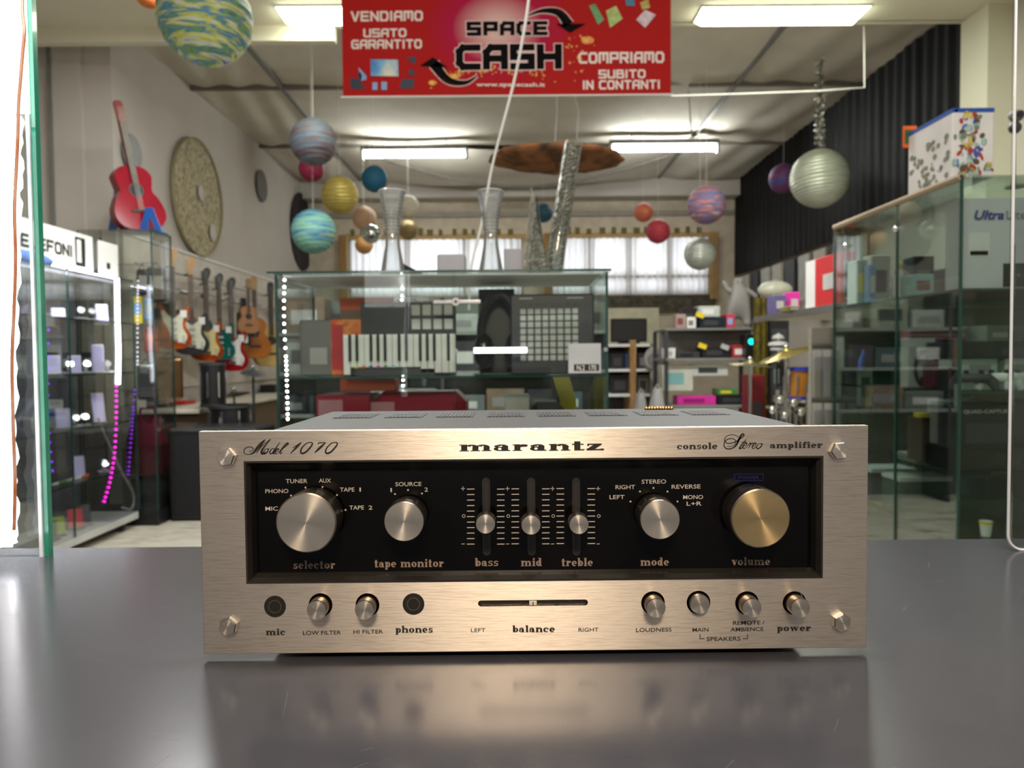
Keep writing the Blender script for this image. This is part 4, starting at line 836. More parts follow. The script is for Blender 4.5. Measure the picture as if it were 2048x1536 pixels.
t = thing('yellow_strap', 'mustard yellow strap hanging behind the right half of the case', 'strap', tuple(q[0])); MB().add([v+Vector((s*.03, 0, 0)) for v in q for s in (-1, 1)], [(0, 1, 3, 2), (2, 3, 5, 4)]).add([v+Vector((s*.03, .004, 0)) for v in q for s in (-1, 1)], [(0, 1, 3, 2), (2, 3, 5, 4)]).build('webbing', mat('mustard_webbing', (150, 140, 40), .8), t)
# on top of the case
M_gl2 = glass_mat('ribbed_glass', (.97, .98, .98), .9, haze=.10)
def carafe(x, Y, label):
    c = P(x, 538, Y); h = P(x, 383, Y).z-cz; t = thing('glass_carafe', label, 'carafe', (c.x, Y, cz+.0005), 0, 'glass carafes')
    rw = 27/FPX*Y
    prof = [(rw*.95, 0), (rw*.92, h*.03), (rw*.55, h*.36), (rw*.50, h*.5), (rw*.62, h*.7), (rw*.85, h*.88), (rw, h)]
    MB().lathe(prof+[(rw*.97, h), (rw*.82, h*.88), (rw*.59, h*.7), (rw*.47, h*.5), (rw*.52, h*.36), (rw*.85, h*.05), (.0001, h*.04)], n=40).build('glass_body', M_gl2, t, True, world=False)
    MB().lathe([(rw*1.0, h-.002), (rw*1.02, h), (rw*.98, h+.001)], n=40, caps=False).build('rim', mat('pale_glass_rim', (200, 204, 206), .15), t, True, world=False)
    MB().lathe([(rw*.95, 0), (rw*.96, .004), (rw*.9, .006)], n=40, caps=False).build('base_ring', MATS['pale_glass_rim'], t, True, world=False)
    for i in range(9):
        z = h*(.52+i*.042); f = min(1, (z/h-.5)/.5); rr = rw*(.50+.12*min(1, f/.4)+.38*max(0, f-.4)/.6)
        MB().lathe([(rr*.99, z-.0006), (rr*1.01, z), (rr*.99, z+.0006)], n=28, caps=False).build('white_ring', MATS['pale_glass_rim'], t, True, world=False)
carafe(786, CY0+.14, 'left ribbed glass carafe on the central case'); carafe(982, CY0+.14, 'right ribbed glass carafe on the central case')
p = P(830, 538, CY0+.2); tag(MB().add([(p.x-.03, CY0+.17, cz+.0005), (p.x+.045, CY0+.15, cz+.0005), (p.x+.03, CY0+.24, cz+.0005), (p.x-.035, CY0+.2, cz+.045)], [(0, 1, 3), (1, 2, 3), (0, 2, 3), (0, 1, 2)]).build('black_wedge', M_black), 'small black wedge beside the left carafe on the case top', 'wedge')
carton(874, 508, 930, 537, CY0+.18, .08, mat('lilac_grey_card', (150, 148, 152), .6), 'grey box between the carafes on the case top', zb=cz)
carton(1008, 497, 1046, 537, CY0+.22, .06, mat('lilac_grey_card', (150, 148, 152), .6), 'small grey box just right of the right carafe', zb=cz)
def mesh_wire(name, fn, nu, nv, r, m, t):
    mb = MB(); random.seed(5)
    G = [[Vector(fn((i+random.uniform(-.35, .35))/nu, min(1, max(0, (j+random.uniform(-.35, .35))/nv)))) for j in range(nv+1)] for i in range(nu)]
    def rod(a, b):
        d = b-a
        if d.length < 1e-5: return
        u = d.orthogonal().normalized()*r; w_ = d.normalized().cross(u)
        mb.add([a+u, a-u*.5+w_*.86, a-u*.5-w_*.86, b+u, b-u*.5+w_*.86, b-u*.5-w_*.86], [(0, 1, 4, 3), (1, 2, 5, 4), (2, 0, 3, 5)])
    for i in range(nu):
        for j in range(nv+1):
            rod(G[i][j], G[(i+1) % nu][j])
            if j < nv: rod(G[i][j], G[i][j+1]); rod(G[i][j], G[(i+1) % nu][j+1])
    return mb.build(name, m, t, world=False, kind='stuff')
M_tin = mat('silver_wire', (196, 196, 186), .32, .9, var=.3, scale=90)
Yc = CY0+.16; b0 = P(1075, 538, Yc); h = P(1060, 376, Yc).z-cz; t = thing('wire_cone', 'tall pointed silver wire mesh cone on the case top', 'ornament', (b0.x, Yc, cz))
mesh_wire('wire_mesh', lambda u, v: ((.038*(1-v)+.001)*math.cos(2*PI*u)*(1.05 if v < .3 else 1)-.016*v, (.034*(1-v)+.001)*math.sin(2*PI*u), h*v), 18, 44, .0006, M_tin, t)
MB().lathe([(.030, .002), (.0005, h*.93)], n=20).build('inner_cone', glass_mat('thin_silver_film', (.55, .55, .52), 2), t, True, world=False)
Yc = CY0+.24; b0 = P(1105, 538, Yc); h = P(1140, 285, Yc).z-cz; dx = P(1140, 285, Yc).x-P(1098, 530, Yc).x
t = thing('wire_column', 'tilted silver wire mesh column leaning right on the case top', 'ornament', (b0.x, Yc, cz))
mesh_wire('wire_mesh', lambda u, v: (.027*math.cos(2*PI*u)+dx*v, .027*math.sin(2*PI*u), .004+h*v), 16, 70, .0006, M_tin, t)
MB().tube([(0, 0, .006), (dx*.98, 0, h*.98)], .024, 16).build('inner_sleeve', MATS['thin_silver_film'], t, True, world=False)

# ---------------------------------------------------------------- left phone cabinet
def glass_case(name, label, x0, x1, y0, y1, z0, z1, shelves, side, mids=(), plinth=.1, tint=None, group=None):
    g = tint or M_glass; t = thing(name, label, 'display case', ((x0+x1)/2, (y0+y1)/2, 0), group=group)
    MB().bbox(x0, x1, y0, y1, z0, z0+plinth, .004, 1).build('plinth', M_lgrey, t)
    for x in (x0, x1): MB().box(x-.002, x+.002, y0+.003, y1-.003, z0+plinth, z1-.006).build('side_glass', g, t)
    for y in (y0, y1): MB().box(x0+.003, x1-.003, y-.002, y+.002, z0+plinth, z1-.006).build('end_glass', g, t)
    MB().box(x0, x1, y0, y1, z1-.006, z1).build('top_glass', g, t)
    for x, y in ((x0, y0), (x0, y1), (x1, y0), (x1, y1)): MB().box(x-.004, x+.004, y-.004, y+.004, z0+plinth, z1-.006).build('glass_edge', M_dteal, t)
    xs = x1 if side > 0 else x0
    for y in mids: MB().box(xs-.004, xs+.004, y-.004, y+.004, z0+plinth, z1-.006).build('glass_edge', M_dteal, t)
    MB().box(xs-.005, xs+.003, y0, y1, z1-.007, z1+.001).build('glass_edge', M_dteal, t)
    for z in shelves:
        s = MB().box(x0+.004, x1-.006, y0+.006, y1-.006, z-.008, z).build('glass_shelf', g, t)
        MB().box(xs-.007*side-.001, xs-.007*side+.001, y0+.006, y1-.006, z-.008, z).build('shelf_edge', M_dteal, s)
    return t
LX0, LX1, LY0, LY1 = -2.93, -2.55, 3.0, 5.04
LS = [E+.255, E-.075, E-.40, E-.72]
lc = glass_case('phone_cabinet', 'long glass phone cabinet with white and magenta lights along the left side', LX0, LX1, LY0, LY1, .06, E+.545, LS, 1, (4.30,), .05)
for y in (3.4, 4.2, 4.9): MB().cyl((LX1-.05, y-.012, .03), (LX1-.05, y+.012, .03), .03, n=16).build('castor_wheel', M_dark, lc, True)
MB().box(LX0-.02, LX0-.005, LY0, LY1, .1, E+.52).build('back_panel', mat('lilac_grey_panel', (150, 148, 158), .6), lc)
def q3(x, y, X=-2.56): return tuple(PX(x, y, X))
beads([q3(95, 527), q3(140, 537), q3(232, 556)], .007, M_led, 'white_led_strip', lc, .012)
MB().tube([q3(234, 556), q3(235, 640), q3(237, 700), q3(236, 768)], .013, 8).build('white_led_strip', emat('glowing_led_sleeve', (240, 240, 255), 22), lc, True)
beads([q3(233, 772), q3(233, 830), q3(230, 900), q3(221, 960), q3(206, 1012)], .008, M_ledm, 'magenta_led_strip', lc, .026)
beads([q3(276, 562, -2.545), q3(275, 640, -2.545), q3(275, 740, -2.545)], .006, emat('white_led_reflection', (235, 225, 245), 1.5), 'pale_strip_reflection', lc, .018)  # reflection of the light strip in the glass, built as glowing beads
beads([q3(270, 780, -2.545), q3(264, 860, -2.545), q3(256, 960, -2.545)], .006, emat('violet_led_reflection', (120, 40, 200), 1.0), 'violet_led_and_reflection', lc, .024)  # violet lower end of the same reflection, also glowing beads
beads([q3(97, 660), q3(96, 800), q3(98, 860), q3(107, 960)], .006, M_ledp, 'violet_led_and_reflection', lc, .045)
ll = area_light('cabinet_led_glow', (-2.60, 4.3, E+.52), (.04, 1.3), 13, (.86, .86, 1.0), (-2.75, 4.3, 0)); ll.rotation_euler = (0, math.radians(-14), 0)
wc = [q3(196, 835), q3(210, 870), q3(226, 905), q3(244, 945), q3(262, 975), q3(268, 1000), q3(262, 1018), q3(245, 1015)]
MB().tube(catmull(wc, 8), .006).build('white_cable', M_lgrey, lc, True)
sg = thing('telefoni_sign', 'white sign board with black lettering and a phone outline on top of the phone cabinet', 'sign', (-2.6, 4.1, E+.546))
MB().box(-2.615, -2.6, 3.45, 4.66, E+.546, E+.775).build('board', M_white, sg)
pl, wd = tech_text('TELEFONI', .62, .2, .28); m_ = MB(); put(m_, pl, (-2.5995, 3.90, E+.618), (0, 1, 0), (0, 0, 1), .54/wd, .072, N=(1, 0, 0), lift=.001); m_.build('black_lettering', M_ink, sg)
MB().box(-2.599, -2.598, 4.47, 4.575, E+.575, E+.75).build('phone_drawing', M_ink, sg); MB().box(-2.598, -2.597, 4.485, 4.53, E+.60, E+.735).build('phone_screen', M_white, sg)
sg = thing('small_sign', 'small white sign with a tiny black mark beside the large phone sign', 'sign', (-2.57, 4.78, E+.546))
MB().box(-2.58, -2.57, 4.68, 4.90, E+.546, E+.76).build('board', M_white, sg); MB().box(-2.5695, -2.5685, 4.76, 4.80, E+.59, E+.63).build('black_mark', M_ink, sg)
t = thing('crumpled_hat', 'crumpled blue hat lying on the phone cabinet under the sign', 'hat', (-2.55+.0, 4.0, E+.546)); MB().sphere((-2.57, 4.0, E+.556), .03, 20, 8, (1, 7, 1.3)).build('cap', mat('blue_fabric', (96, 130, 196), .7), t, True).name = 'hat_crown'
M_scr = mat('dark_phone_screen', (40, 42, 60), .15)
def snap(z, S): return max([s for s in S if s <= z+.14] or [min(S)])
def phone(px, py, hp, m, label, tilt=-18, wd=.07, screen=True, group='phones standing in the left cabinet'):
    p = PX(px, py, -2.66); h = hp/FPX*p.y; z = min(LS+[.115], key=lambda s: abs(s-p.z))
    t = thing('mobile_phone', label, 'phone', (p.x, p.y, z+.004), (math.radians(tilt), 0, math.radians(35)), group)
    MB().bbox(-wd/2, wd/2, 0, .009, 0, h, .004).build('phone_body', m, t, world=False)
    if screen: MB().box(-wd/2+.005, wd/2-.005, -.0008, 0, .008, h-.008).build('phone_screen', mat('lit_lilac_screen', (196, 190, 232), .3), t, world=False)
    MB().box(-wd*.6, wd*.6, -.01, .05, -.003, .0).build('phone_stand', M_lgrey, t, world=False)
    return t
M_pw = mat('pearl_white', (224, 222, 236), .3)
for px, py, hp, m, lb, tl in ((118, 632, 34, M_pw, 'white phone leaning far back on the top shelf, left bay', -50), (205, 630, 38, M_pw, 'bright white phone beside the light strip on the top shelf', -20), (108, 730, 38, M_pw, 'white phone on the second shelf at the far left', -12), (150, 730, 36, M_pw, 'pale phone behind the divider edge on the second shelf', -12), (197, 734, 56, M_pw, 'tall white phone with light dots on the second shelf', -6),
        (125, 840, 40, M_lgrey, 'pale green grey phone on the third shelf', -10), (200, 830, 70, M_pw, 'long white phone with a blue screen glow leaning beside the magenta lights', -35), (132, 910, 44, M_grey, 'grey phone leaning left on the fourth shelf', -30), (158, 905, 48, M_grey, 'grey phone right of another on the fourth shelf', -28)):
    phone(px, py, hp, m, lb, tl)
for px, py, hp, m, lb in ((115, 1040, 42, mat('lime_case', (150, 170, 50), .5), 'lime green phone case on the cabinet floor'), (152, 1030, 44, mat('coral_case', (206, 50, 56), .5), 'coral red phone case on the cabinet floor'), (168, 1024, 46, M_dark, 'black phone case behind the coral one'), (98, 1048, 40, M_dark, 'dark phone case behind the lime one')):
    phone(px, py, hp, m, lb, -38, .08, False, 'phone cases on the cabinet floor')
def watch(px, py, m, label):
    p = PX(px, py, -2.64); z = min(LS+[.115], key=lambda s: abs(s-p.z)); t = thing('wristwatch', label, 'watch', (p.x, p.y, z+.001), math.radians(40), 'watches in the left cabinet')
    MB().bbox(-.035, .035, -.03, .03, 0, .012, .004).build('cushion', M_lgrey, t, world=False)
    MB().tube([(.0, .03*math.cos(a*PI/10), .045+.032*math.sin(a*PI/10)) for a in range(20)], .007).build('strap', m, t, True, world=False)
    MB().cyl((-.0, -.034, .055), (0, -.042, .06), .02, n=20).build('watch_face', M_chrome, t, True, world=False)
for px, py, m, lb in ((160, 628, M_dark, 'dark watch with a silver face on the top shelf'), (182, 626, M_black, 'black watch on the top shelf next to the white phone'), (138, 738, M_steel, 'silver watch on the second shelf left of the divider'), (172, 736, M_pw, 'white watch in front of a black box on the second shelf'), (214, 736, M_lgrey, 'pale grey watch next to the light strip, second shelf'), (168, 836, M_black, 'black watch on the third shelf'), (150, 838, M_steel, 'silver watch on the third shelf'), (208, 930, M_pw, 'white boxed smart watch beside the magenta lights, fourth shelf')):
    watch(px, py, m, lb)
def pbox(px0, px1, py0, X, S, dep, m, label, name='cardboard_box', cat='box', py1=None, group=None):
    a = PX((px0+px1)/2, py1 or py0, X); z = min(S, key=lambda s: abs(s-PX((px0+px1)/2, py1, X).z)); h = PX((px0+px1)/2, py0, X).z-z; w_ = (px1-px0)/FPX*a.y
    t = thing(name, label, cat, (a.x, a.y, z), math.radians(20), group)
    MB().bbox(-w_/2, w_/2, 0, dep, .0005, h, .004, 1).build('body', m, t, world=False)
    MB().box(-w_*.3, w_*.3, -.001, 0, h*.3, h*.7).build('printed_label', M_lgrey if m is not M_lgrey else M_blue, t, world=False); return t
pbox(88, 118, 705, -2.72, LS, .08, M_black, 'black watch box on the second shelf, left', py1=738)
pbox(166, 190, 704, -2.72, LS, .07, M_black, 'square black box behind the white watch', py1=736)
pbox(122, 140, 705, -2.74, LS, .07, M_dark, 'dark box behind the silver watch', py1=738)
pbox(88, 122, 800, -2.74, LS, .05, M_lgrey, 'pale box on the third shelf behind the left phone', py1=846)
for i, (px, py) in enumerate(((110, 938), (126, 936), (140, 934), (156, 930), (170, 926))):
    p = PX(px, py, -2.62); z = LS[3]; tag(MB().tube([(p.x, p.y+.03*math.cos(a/2), z+.008+.001*a) for a in range(14)], .006).build('coiled_earphones', [M_lgrey, M_green, M_lgrey, M_white, M_orange][i], None, True), ['pale', 'green', 'grey', 'white', 'orange'][i]+' coiled earphones on the fourth cabinet shelf', 'earphones', 'earphones on the fourth shelf')
tag(MB().bbox(-2.72, -2.60, 3.7, 4.25, .111, .125, .004).build('tablet', M_dark), 'dark tablet lying flat on the cabinet floor', 'tablet')

# tall glass tower with the red guitar on top
gt = glass_case('glass_tower', 'tall narrow glass display tower carrying a red toy guitar', -2.93, -2.43, 5.07, 5.36, 0, E+.895, [E+.5, E+.15, E-.2, E-.6], 1)
for _c in gt.children:
    if _c.name.startswith('plinth'): _c.data.materials[0] = M_black
# ---------------------------------------------------------------- guitars
def strings(t, z0, z1, y, n=6, w0=.018):
    mb = MB()
    for i in range(n):
        x = -w0+2*w0*i/(n-1); mb.box(x-.0005, x+.0005, y-.001, y, z0, z1)
    mb.build('strings', M_steel, t, world=False, kind='stuff')
def outline(pts): return [(p.x, p.y) for p in catmull(pts, 5, True)]
def electric(loc, rz, s, mbody, mguard, mneck, mhead, label, rot2=0, tag_=True):
    t = thing('electric_guitar', label, 'guitar', loc, (0, rot2, rz), 'guitars hanging on the left wall', s)
    B = outline([(0, 0), (.10, .01), (.155, .06), (.16, .13), (.12, .20), (.11, .25), (.14, .32), (.15, .39), (.12, .405), (.08, .36), (.04, .335), (-.03, .335), (-.07, .37), (-.10, .435), (-.135, .43), (-.145, .36), (-.115, .26), (-.125, .2), (-.165, .12), (-.15, .05), (-.09, .01)])
    O = Vector((0, 0, 0)); U = (1, 0, 0); V = (0, 0, 1); N = (0, -1, 0)
    MB().prism(B, (0, -.02, 0), U, V, N, .04).build('body', mbody, t, world=False)
    if mguard:
        G = outline([(.03, .07), (.10, .07), (.12, .13), (.085, .2), (.085, .27), (.105, .33), (.06, .335), (.03, .31), (-.03, .31), (-.07, .35), (-.10, .36), (-.09, .27), (-.05, .2), (-.03, .15)])
        MB().prism(G, (0, -.022, 0), U, V, N, .002).build('pickguard', mguard, t, world=False)
    for z in (.13, .19, .25): MB().bbox(-.035, .035, -.029, -.021, z-.009, z+.009, .003, 1).build('pickup', M_white if mguard is None or mguard is M_black else M_lgrey, t, world=False)
    MB().bbox(-.035, .035, -.03, -.021, .075, .1, .002, 1).build('bridge', M_chrome, t, world=False)
    for z in (.06, .09, .12): MB().cyl((.09, -.021, z), (.09, -.034, z), .009, n=14).build('control_knob', M_lgrey, t, True, world=False)
    n = MB().box(-.024, .024, -.028, -.006, .30, .78).build('neck', mneck, t, world=False)
    fb = MB().box(-.022, .022, -.031, -.028, .30, .78).build('fretboard', mat('rosewood', (58, 38, 28), .5), t, world=False)
    f = MB()
    for i in range(18): f.box(-.022, .022, -.0318, -.031, .78-.47*(1-2**(-(i+1)/11)), .782-.47*(1-2**(-(i+1)/11)))
    f.build('frets', M_steel, fb, world=False, kind='stuff')
    H = outline([(-.02, .78), (.022, .78), (.025, .83), (.04, .87), (.05, .92), (.035, .95), (.01, .955), (-.02, .93), (-.035, .88)])
    hd = MB().prism(H, (0, -.02, 0), U, V, N, .014).build('headstock', mhead, t, world=False)
    for i in range(6): MB().cyl((-.03-.0+.001*i, -.013, .80+i*.022), (-.056, -.013, .803+i*.022), .005, n=8).build('tuning_peg', M_chrome, hd, True, world=False)
    strings(t, .09, .93, -.0335)
    MB().box(-.01, .01, .0, .20, .79, .80).build('wall_hook', M_dark, t, world=False)
    if tag_: MB().box(.06, .12, -.03, -.028, .30, .37).build('paper_tag', M_white, t, world=False)
    return t
def acoustic(loc, rz, s, mtop, mside, mneck, label, name='acoustic_guitar', rot=None, group='guitars hanging on the left wall', hook=True):
    t = thing(name, label, 'guitar', loc, rot or (0, 0, rz), group, s)
    half = [(0, 0), (.12, .01), (.185, .07), (.195, .15), (.16, .24), (.125, .295), (.135, .36), (.14, .42), (.09, .475), (0, .49)]
    B = outline(half+[(-a, b) for a, b in half[-2:0:-1]]); U = (1, 0, 0); V = (0, 0, 1); N = (0, -1, 0)
    MB().prism(B, (0, -.045, 0), U, V, N, .09).build('body', mside, t, world=False)
    MB().prism([(a*.985, .245+(b-.245)*.985) for a, b in B], (0, -.048, 0), U, V, N, .003).build('soundboard', mtop, t, world=False)
    MB().cyl((0, -.0475, .30), (0, -.0495, .30), .045, n=28).build('sound_hole', M_ink, t, world=False)
    r_ = MB().lathe([(.046, -.0), (.046, .002), (.056, .002), (.056, 0)], (0, -.048, .30), 32, 'Y', caps=False).build('rosette', M_dark, t, world=False)
    MB().bbox(-.07, .07, -.056, -.048, .13, .155, .003, 1).build('bridge', mat('rosewood', (58, 38, 28), .5), t, world=False)
    MB().box(-.026, .026, -.06, -.035, .36, .82).build('neck', mneck, t, world=False); MB().box(-.025, .025, -.063, -.06, .36, .82).build('fretboard', MATS['rosewood'], t, world=False)
    hd = MB().prism([(-.03, .82), (.03, .82), (.036, .96), (.02, .98), (-.02, .98), (-.036, .96)], (0, -.055, 0), U, V, N, .015).build('headstock', mneck, t, world=False)
    for i in range(3):
        for sx in (-1, 1): MB().cyl((sx*.03, -.047, .85+i*.035), (sx*.052, -.047, .85+i*.035), .006, n=8).build('tuning_peg', M_chrome, hd, True, world=False)
    strings(t, .145, .93, -.065)
    if hook: MB().box(-.01, .01, -.04, .17, .835, .845).build('wall_hook', M_dark, t, world=False)
    return t
M_maple = mat('maple_neck', (190, 150, 92), .4); M_cream = mat('cream_pickguard', (206, 206, 184), .4)
M_sun = ramp_mat('sunburst_lacquer', [(40, 14, 8), (150, 60, 16), (206, 110, 30)], 5, .15); M_teal2 = mat('teal_lacquer', (10, 92, 84), .2); M_redl = mat('red_lacquer', (150, 10, 26), .2)
gs_ = .86
def gz(px, py_top, py_bot, X):
    p = PX(px, py_bot, X); q = PX(px, py_top, X); return p, q.z-p.z
for px, yt, yb_, X, kind, a in ((347, 495, 698, -2.70, 'e', (M_sun, M_cream, M_maple, M_maple, 'sunburst electric guitar with a cream pickguard, nearest on the left wall')),
        (384, 512, 710, -2.70, 'e', (M_black, M_cream, M_maple, M_maple, 'black electric guitar with a cream pickguard, second from the front')),
        (414, 534, 722, -2.70, 'e', (M_sun, mat('pale_yellow_guard', (206, 190, 130), .4), M_dark, M_black, 'amber sunburst electric guitar with a black headstock and yellowish pickguard')),
        (440, 545, 720, -2.70, 'e', (M_teal2, None, M_dark, M_black, 'teal green electric guitar with a pointed black headstock')),
        (464, 553, 742, -2.68, 'e', (M_redl, M_white, M_dark, M_black, 'red electric guitar with a white pickguard')),
        (508, 556, 716, -2.70, 'a', (mat('amber_spruce', (176, 104, 40), .25), mat('mahogany', (110, 50, 20), .3), M_maple, 'orange brown acoustic guitar on the left wall')),
        (541, 568, 732, -2.68, 'a', (mat('natural_spruce', (206, 172, 100), .3), mat('natural_sides', (150, 106, 56), .35), M_dark, 'pale natural acoustic guitar, farthest on the left wall'))):
    p, h = gz(px, yt, yb_, X); sc_ = h/.97
    if kind == 'e': electric((p.x, p.y, p.z), math.radians(38), sc_, *a)
    else: acoustic((p.x, p.y, p.z), math.radians(38), sc_, *a)
p, h = gz(490, 596, 690, -2.66); bb_ = thing('black_guitar_bag', 'slim black padded instrument bag hanging between the guitars', 'bag', (p.x, p.y, p.z), math.radians(38))
MB().bbox(-.07, .07, 0, .05, 0, h*.7, .02).bbox(-.03, .03, .01, .04, h*.68, h, .012).build('bag', M_black, bb_, world=False); MB().box(-.03, .03, -.003, 0, .02, .12).build('paper_tag', M_white, bb_, world=False); _d = Matrix.Rotation(math.radians(-38), 3, 'Z') @ Vector((-1, 0, 0))*(p.x+2.925); MB().cyl((0, .025, h-.02), (_d.x, .025+_d.y, h-.02), .005, n=8).build('peg_hook', M_steel, bb_, world=False)
p, h = gz(500, 560, 667, -2.62); acoustic((p.x, p.y-.05, p.z), math.radians(38), h/.97, mat('ukulele_top', (170, 120, 80), .35), mat('ukulele_side', (130, 80, 46), .4), M_wood, 'small brown ukulele hanging in front of the acoustic guitar', 'ukulele')
# red toy guitar on the tower with a blue stand
p = P(284, 458, 5.2); rg = acoustic((p.x, 5.2, E+.908), 0, .90, mat('red_gloss', (138, 10, 34), .12), mat('dark_red_gloss', (120, 8, 28), .15), mat('red_neck', (110, 14, 22), .3), 'glossy red toy guitar leaning left on the glass tower', 'toy_guitar', (math.radians(-6), math.radians(-8), math.radians(52)), 'toy guitar', False)
M_bl = mat('blue_painted_board', (28, 84, 160), .4)
st = thing('guitar_stand', 'blue cut-out stand holding the red toy guitar', 'stand', (p.x-.03, 5.25, E+.896))
for dx, h_ in ((-.11, .30), (.10, .16)):
    MB().prism([(dx-.07, 0), (dx-.01, 0), (dx+.0, h_*.5), (dx+.02, h_*.5), (dx+.05, 0), (dx+.09, 0), (dx+.04, h_*.8), (dx+.03, h_), (dx-.02, h_), (dx-.03, h_*.7)], (0, -.10, 0), (1, 0, 0), (0, 0, 1), (0, -1, 0), .012).build('stand_side', M_bl, st, world=False)
MB().box(-.12, .15, -.11, .08, 0, .012).build('stand_base', M_bl, st, world=False)
# wall board behind the guitars with hanging rails
wb = thing('slat_board', 'white board on the left wall carrying the guitars', 'board', (-2.93, 7.6, E))
for i in range(4): MB().box(-2.945, -2.925, 5.66+i*1.3, 5.66+i*1.3+1.29, .9, E+.965).build('board_panel', mat('white_board', (206, 198, 186), .6), wb)
MB().box(-2.95, -2.915, 5.66, 10.85, E+.965, E+.985).build('top_trim', M_white, wb)
for z in (E+.62, E+.75): MB().cyl((-2.86, 5.7, z), (-2.86, 10.2, z), .008, n=8).build('steel_rail', M_steel, wb)
for i in range(7): MB().cyl((-2.84, 6.35+i*.42, E+.60), (-2.84, 6.35+i*.42+random.uniform(.12, .26), E+.60), .032, n=10).build('chrome_holder', M_chrome, wb, True)
# goods on the near part of the board
def hang(x0, y0, x1, y1, X, m, label, name, cat='bag', dep=.05, dec=None, group=None):
    p = PX((x0+x1)/2, y1, X); z1 = PX((x0+x1)/2, y0, X).z; w_ = (x1-x0)/FPX*p.y; t = thing(name, label, cat, tuple(p), math.radians(30), group)
    h = z1-p.z; MB().bbox(-w_/2, w_/2, 0, dep, 0, h, min(.02, w_*.3, dep*.4), 2).build('body', m, t, world=False)
    MB().tube([(-w_*.25, dep*.5, h), (0, dep*.5, h+.04), (w_*.25, dep*.5, h)], .004).build('hanging_loop', M_dark, t, world=False)
    _d = Matrix.Rotation(math.radians(-30), 3, 'Z') @ Vector((-1, 0, 0))*(p.x+2.925); MB().cyl((0, dep*.5, h+.036), (_d.x, dep*.5+_d.y, h+.036), .004, n=8).build('peg_hook', M_steel, t, world=False)
    if dec: MB().box(-w_*.35, w_*.35, -.002, 0, h*.35, h*.75).build('front_label', dec, t, world=False)
    return t
for a in ((276, 538, 296, 590, -2.75, M_black, 'black padded strap bag hanging at the upper left of the wall', 'accessory_bag', 'bag', .08, M_lgrey), (297, 535, 332, 604, -2.75, M_black, 'black harness with a silver centre hanging beside the guitars', 'accessory_bag', 'bag', .06, M_lgrey), (265, 592, 285, 648, -2.66, M_yellow, 'bright yellow blister pack beside the pale light strip reflection', 'blister_pack', 'package', .03, M_lblue),
        (288, 598, 306, 640, -2.78, M_lblue, 'pale blue round pack right of the yellow one', 'blister_pack', 'package', .03, M_lgrey), (303, 614, 322, 668, -2.78, M_black, 'short black tripod bag', 'accessory_bag', 'bag', .05, None), (323, 606, 346, 670, -2.78, mat('dark_teal_fabric', (26, 52, 54), .8), 'dark teal accessory bag left of the first guitar', 'accessory_bag', 'bag', .05, None), (291, 655, 318, 706, -2.78, mat('brick_orange', (176, 78, 56), .6), 'brick orange box hanging on the wall', 'orange_box', 'box', .04, M_orange),
        (277, 728, 312, 800, -2.76, mat('foil_silver', (150, 150, 150), .25, .9, bump=.5), 'silver foil pack below the shelf line', 'foil_pack', 'package', .05, M_dark), (318, 715, 366, 800, -2.76, mat('foil_bronze', (150, 116, 80), .2, .9, bump=.8), 'bronze foil cymbal pack next to the silver one', 'foil_pack', 'package', .06, None)):
    hang(*a)
sh = thing('side_bench', 'long white topped bench along the left wall under the guitars', 'bench', (-2.6, 7, 0))
tz = E-.385
MB().bbox(-2.93, -2.42, 5.75, 9.6, tz-.03, tz, .004, 1).build('bench_top', mat('cream_laminate', (200, 194, 176), .5), sh)
MB().box(-2.9, -2.46, 5.80, 9.5, .0, tz-.03).build('bench_body', mat('brown_laminate', (92, 72, 52), .6), sh)
carton(322, 803, 372, 816, 6.4, .2, M_red, 'flat red instrument case on the white bench', 'instrument_case', 'case', zb=tz)
carton(276, 790, 312, 812, 6.0, .2, M_dark, 'dark mixer on the white bench', 'mixer', 'mixer', zb=tz, decals=((.1, .2, .9, .5, M_grey, 'knob_row'),))
carton(520, 770, 550, 790, 8.6, .3, M_black, 'black keyboard case at the far end of the bench', 'instrument_case', 'case', zb=tz)
# loudspeaker, red bag, drum kit on the floor
lsb = carton(338, 856, 516, 1030, 5.2, .42, M_black, 'large black loudspeaker cabinet on the floor behind the amplifier', 'loudspeaker', 'speaker', zb=0, bev=.02)
w_, h = lsb['w'], lsb['h']; MB().box(-w_/2+.05, w_/2-.05, -.008, 0, .05, h-.05).build('speaker_grille', mat('speaker_cloth', (18, 18, 20), .9, bump=.5, scale=200), lsb, world=False); MB().bbox(-.09, .09, -.012, -.004, h-.045, h-.02, .004, 1).build('carry_handle', M_dark, lsb, world=False)
carton(262, 958, 342, 1016, 5.45, .3, M_black, 'low black amplifier case left of the loudspeaker', 'speaker_case', 'speaker', zb=0, decals=((.1, .1, .9, .9, M_dark, 'speaker_grille'),))
t = thing('red_bag', 'crumpled dark red cloth bag between the cabinet and the loudspeaker', 'bag', tuple(P(298, 950, 5.54)))
random.seed(4)
MB().grid(lambda u, v: (.17*math.cos(2*PI*u)*(1-.5*v**2)*(1+.12*math.sin(6*PI*u+5*v)), .14*math.sin(2*PI*u)*(1-.4*v**2), .02+.40*v+.03*math.sin(9*u*PI)*v), 36, 10).build('cloth', mat('dark_red_cloth', (112, 10, 34), .8), t, True, world=False)
MB().tube([(-.06, 0, .40), (-.05, 0, .5), (.05, 0, .5), (.07, 0, .4)], .01).build('handle', MATS['dark_red_cloth'], t, world=False)
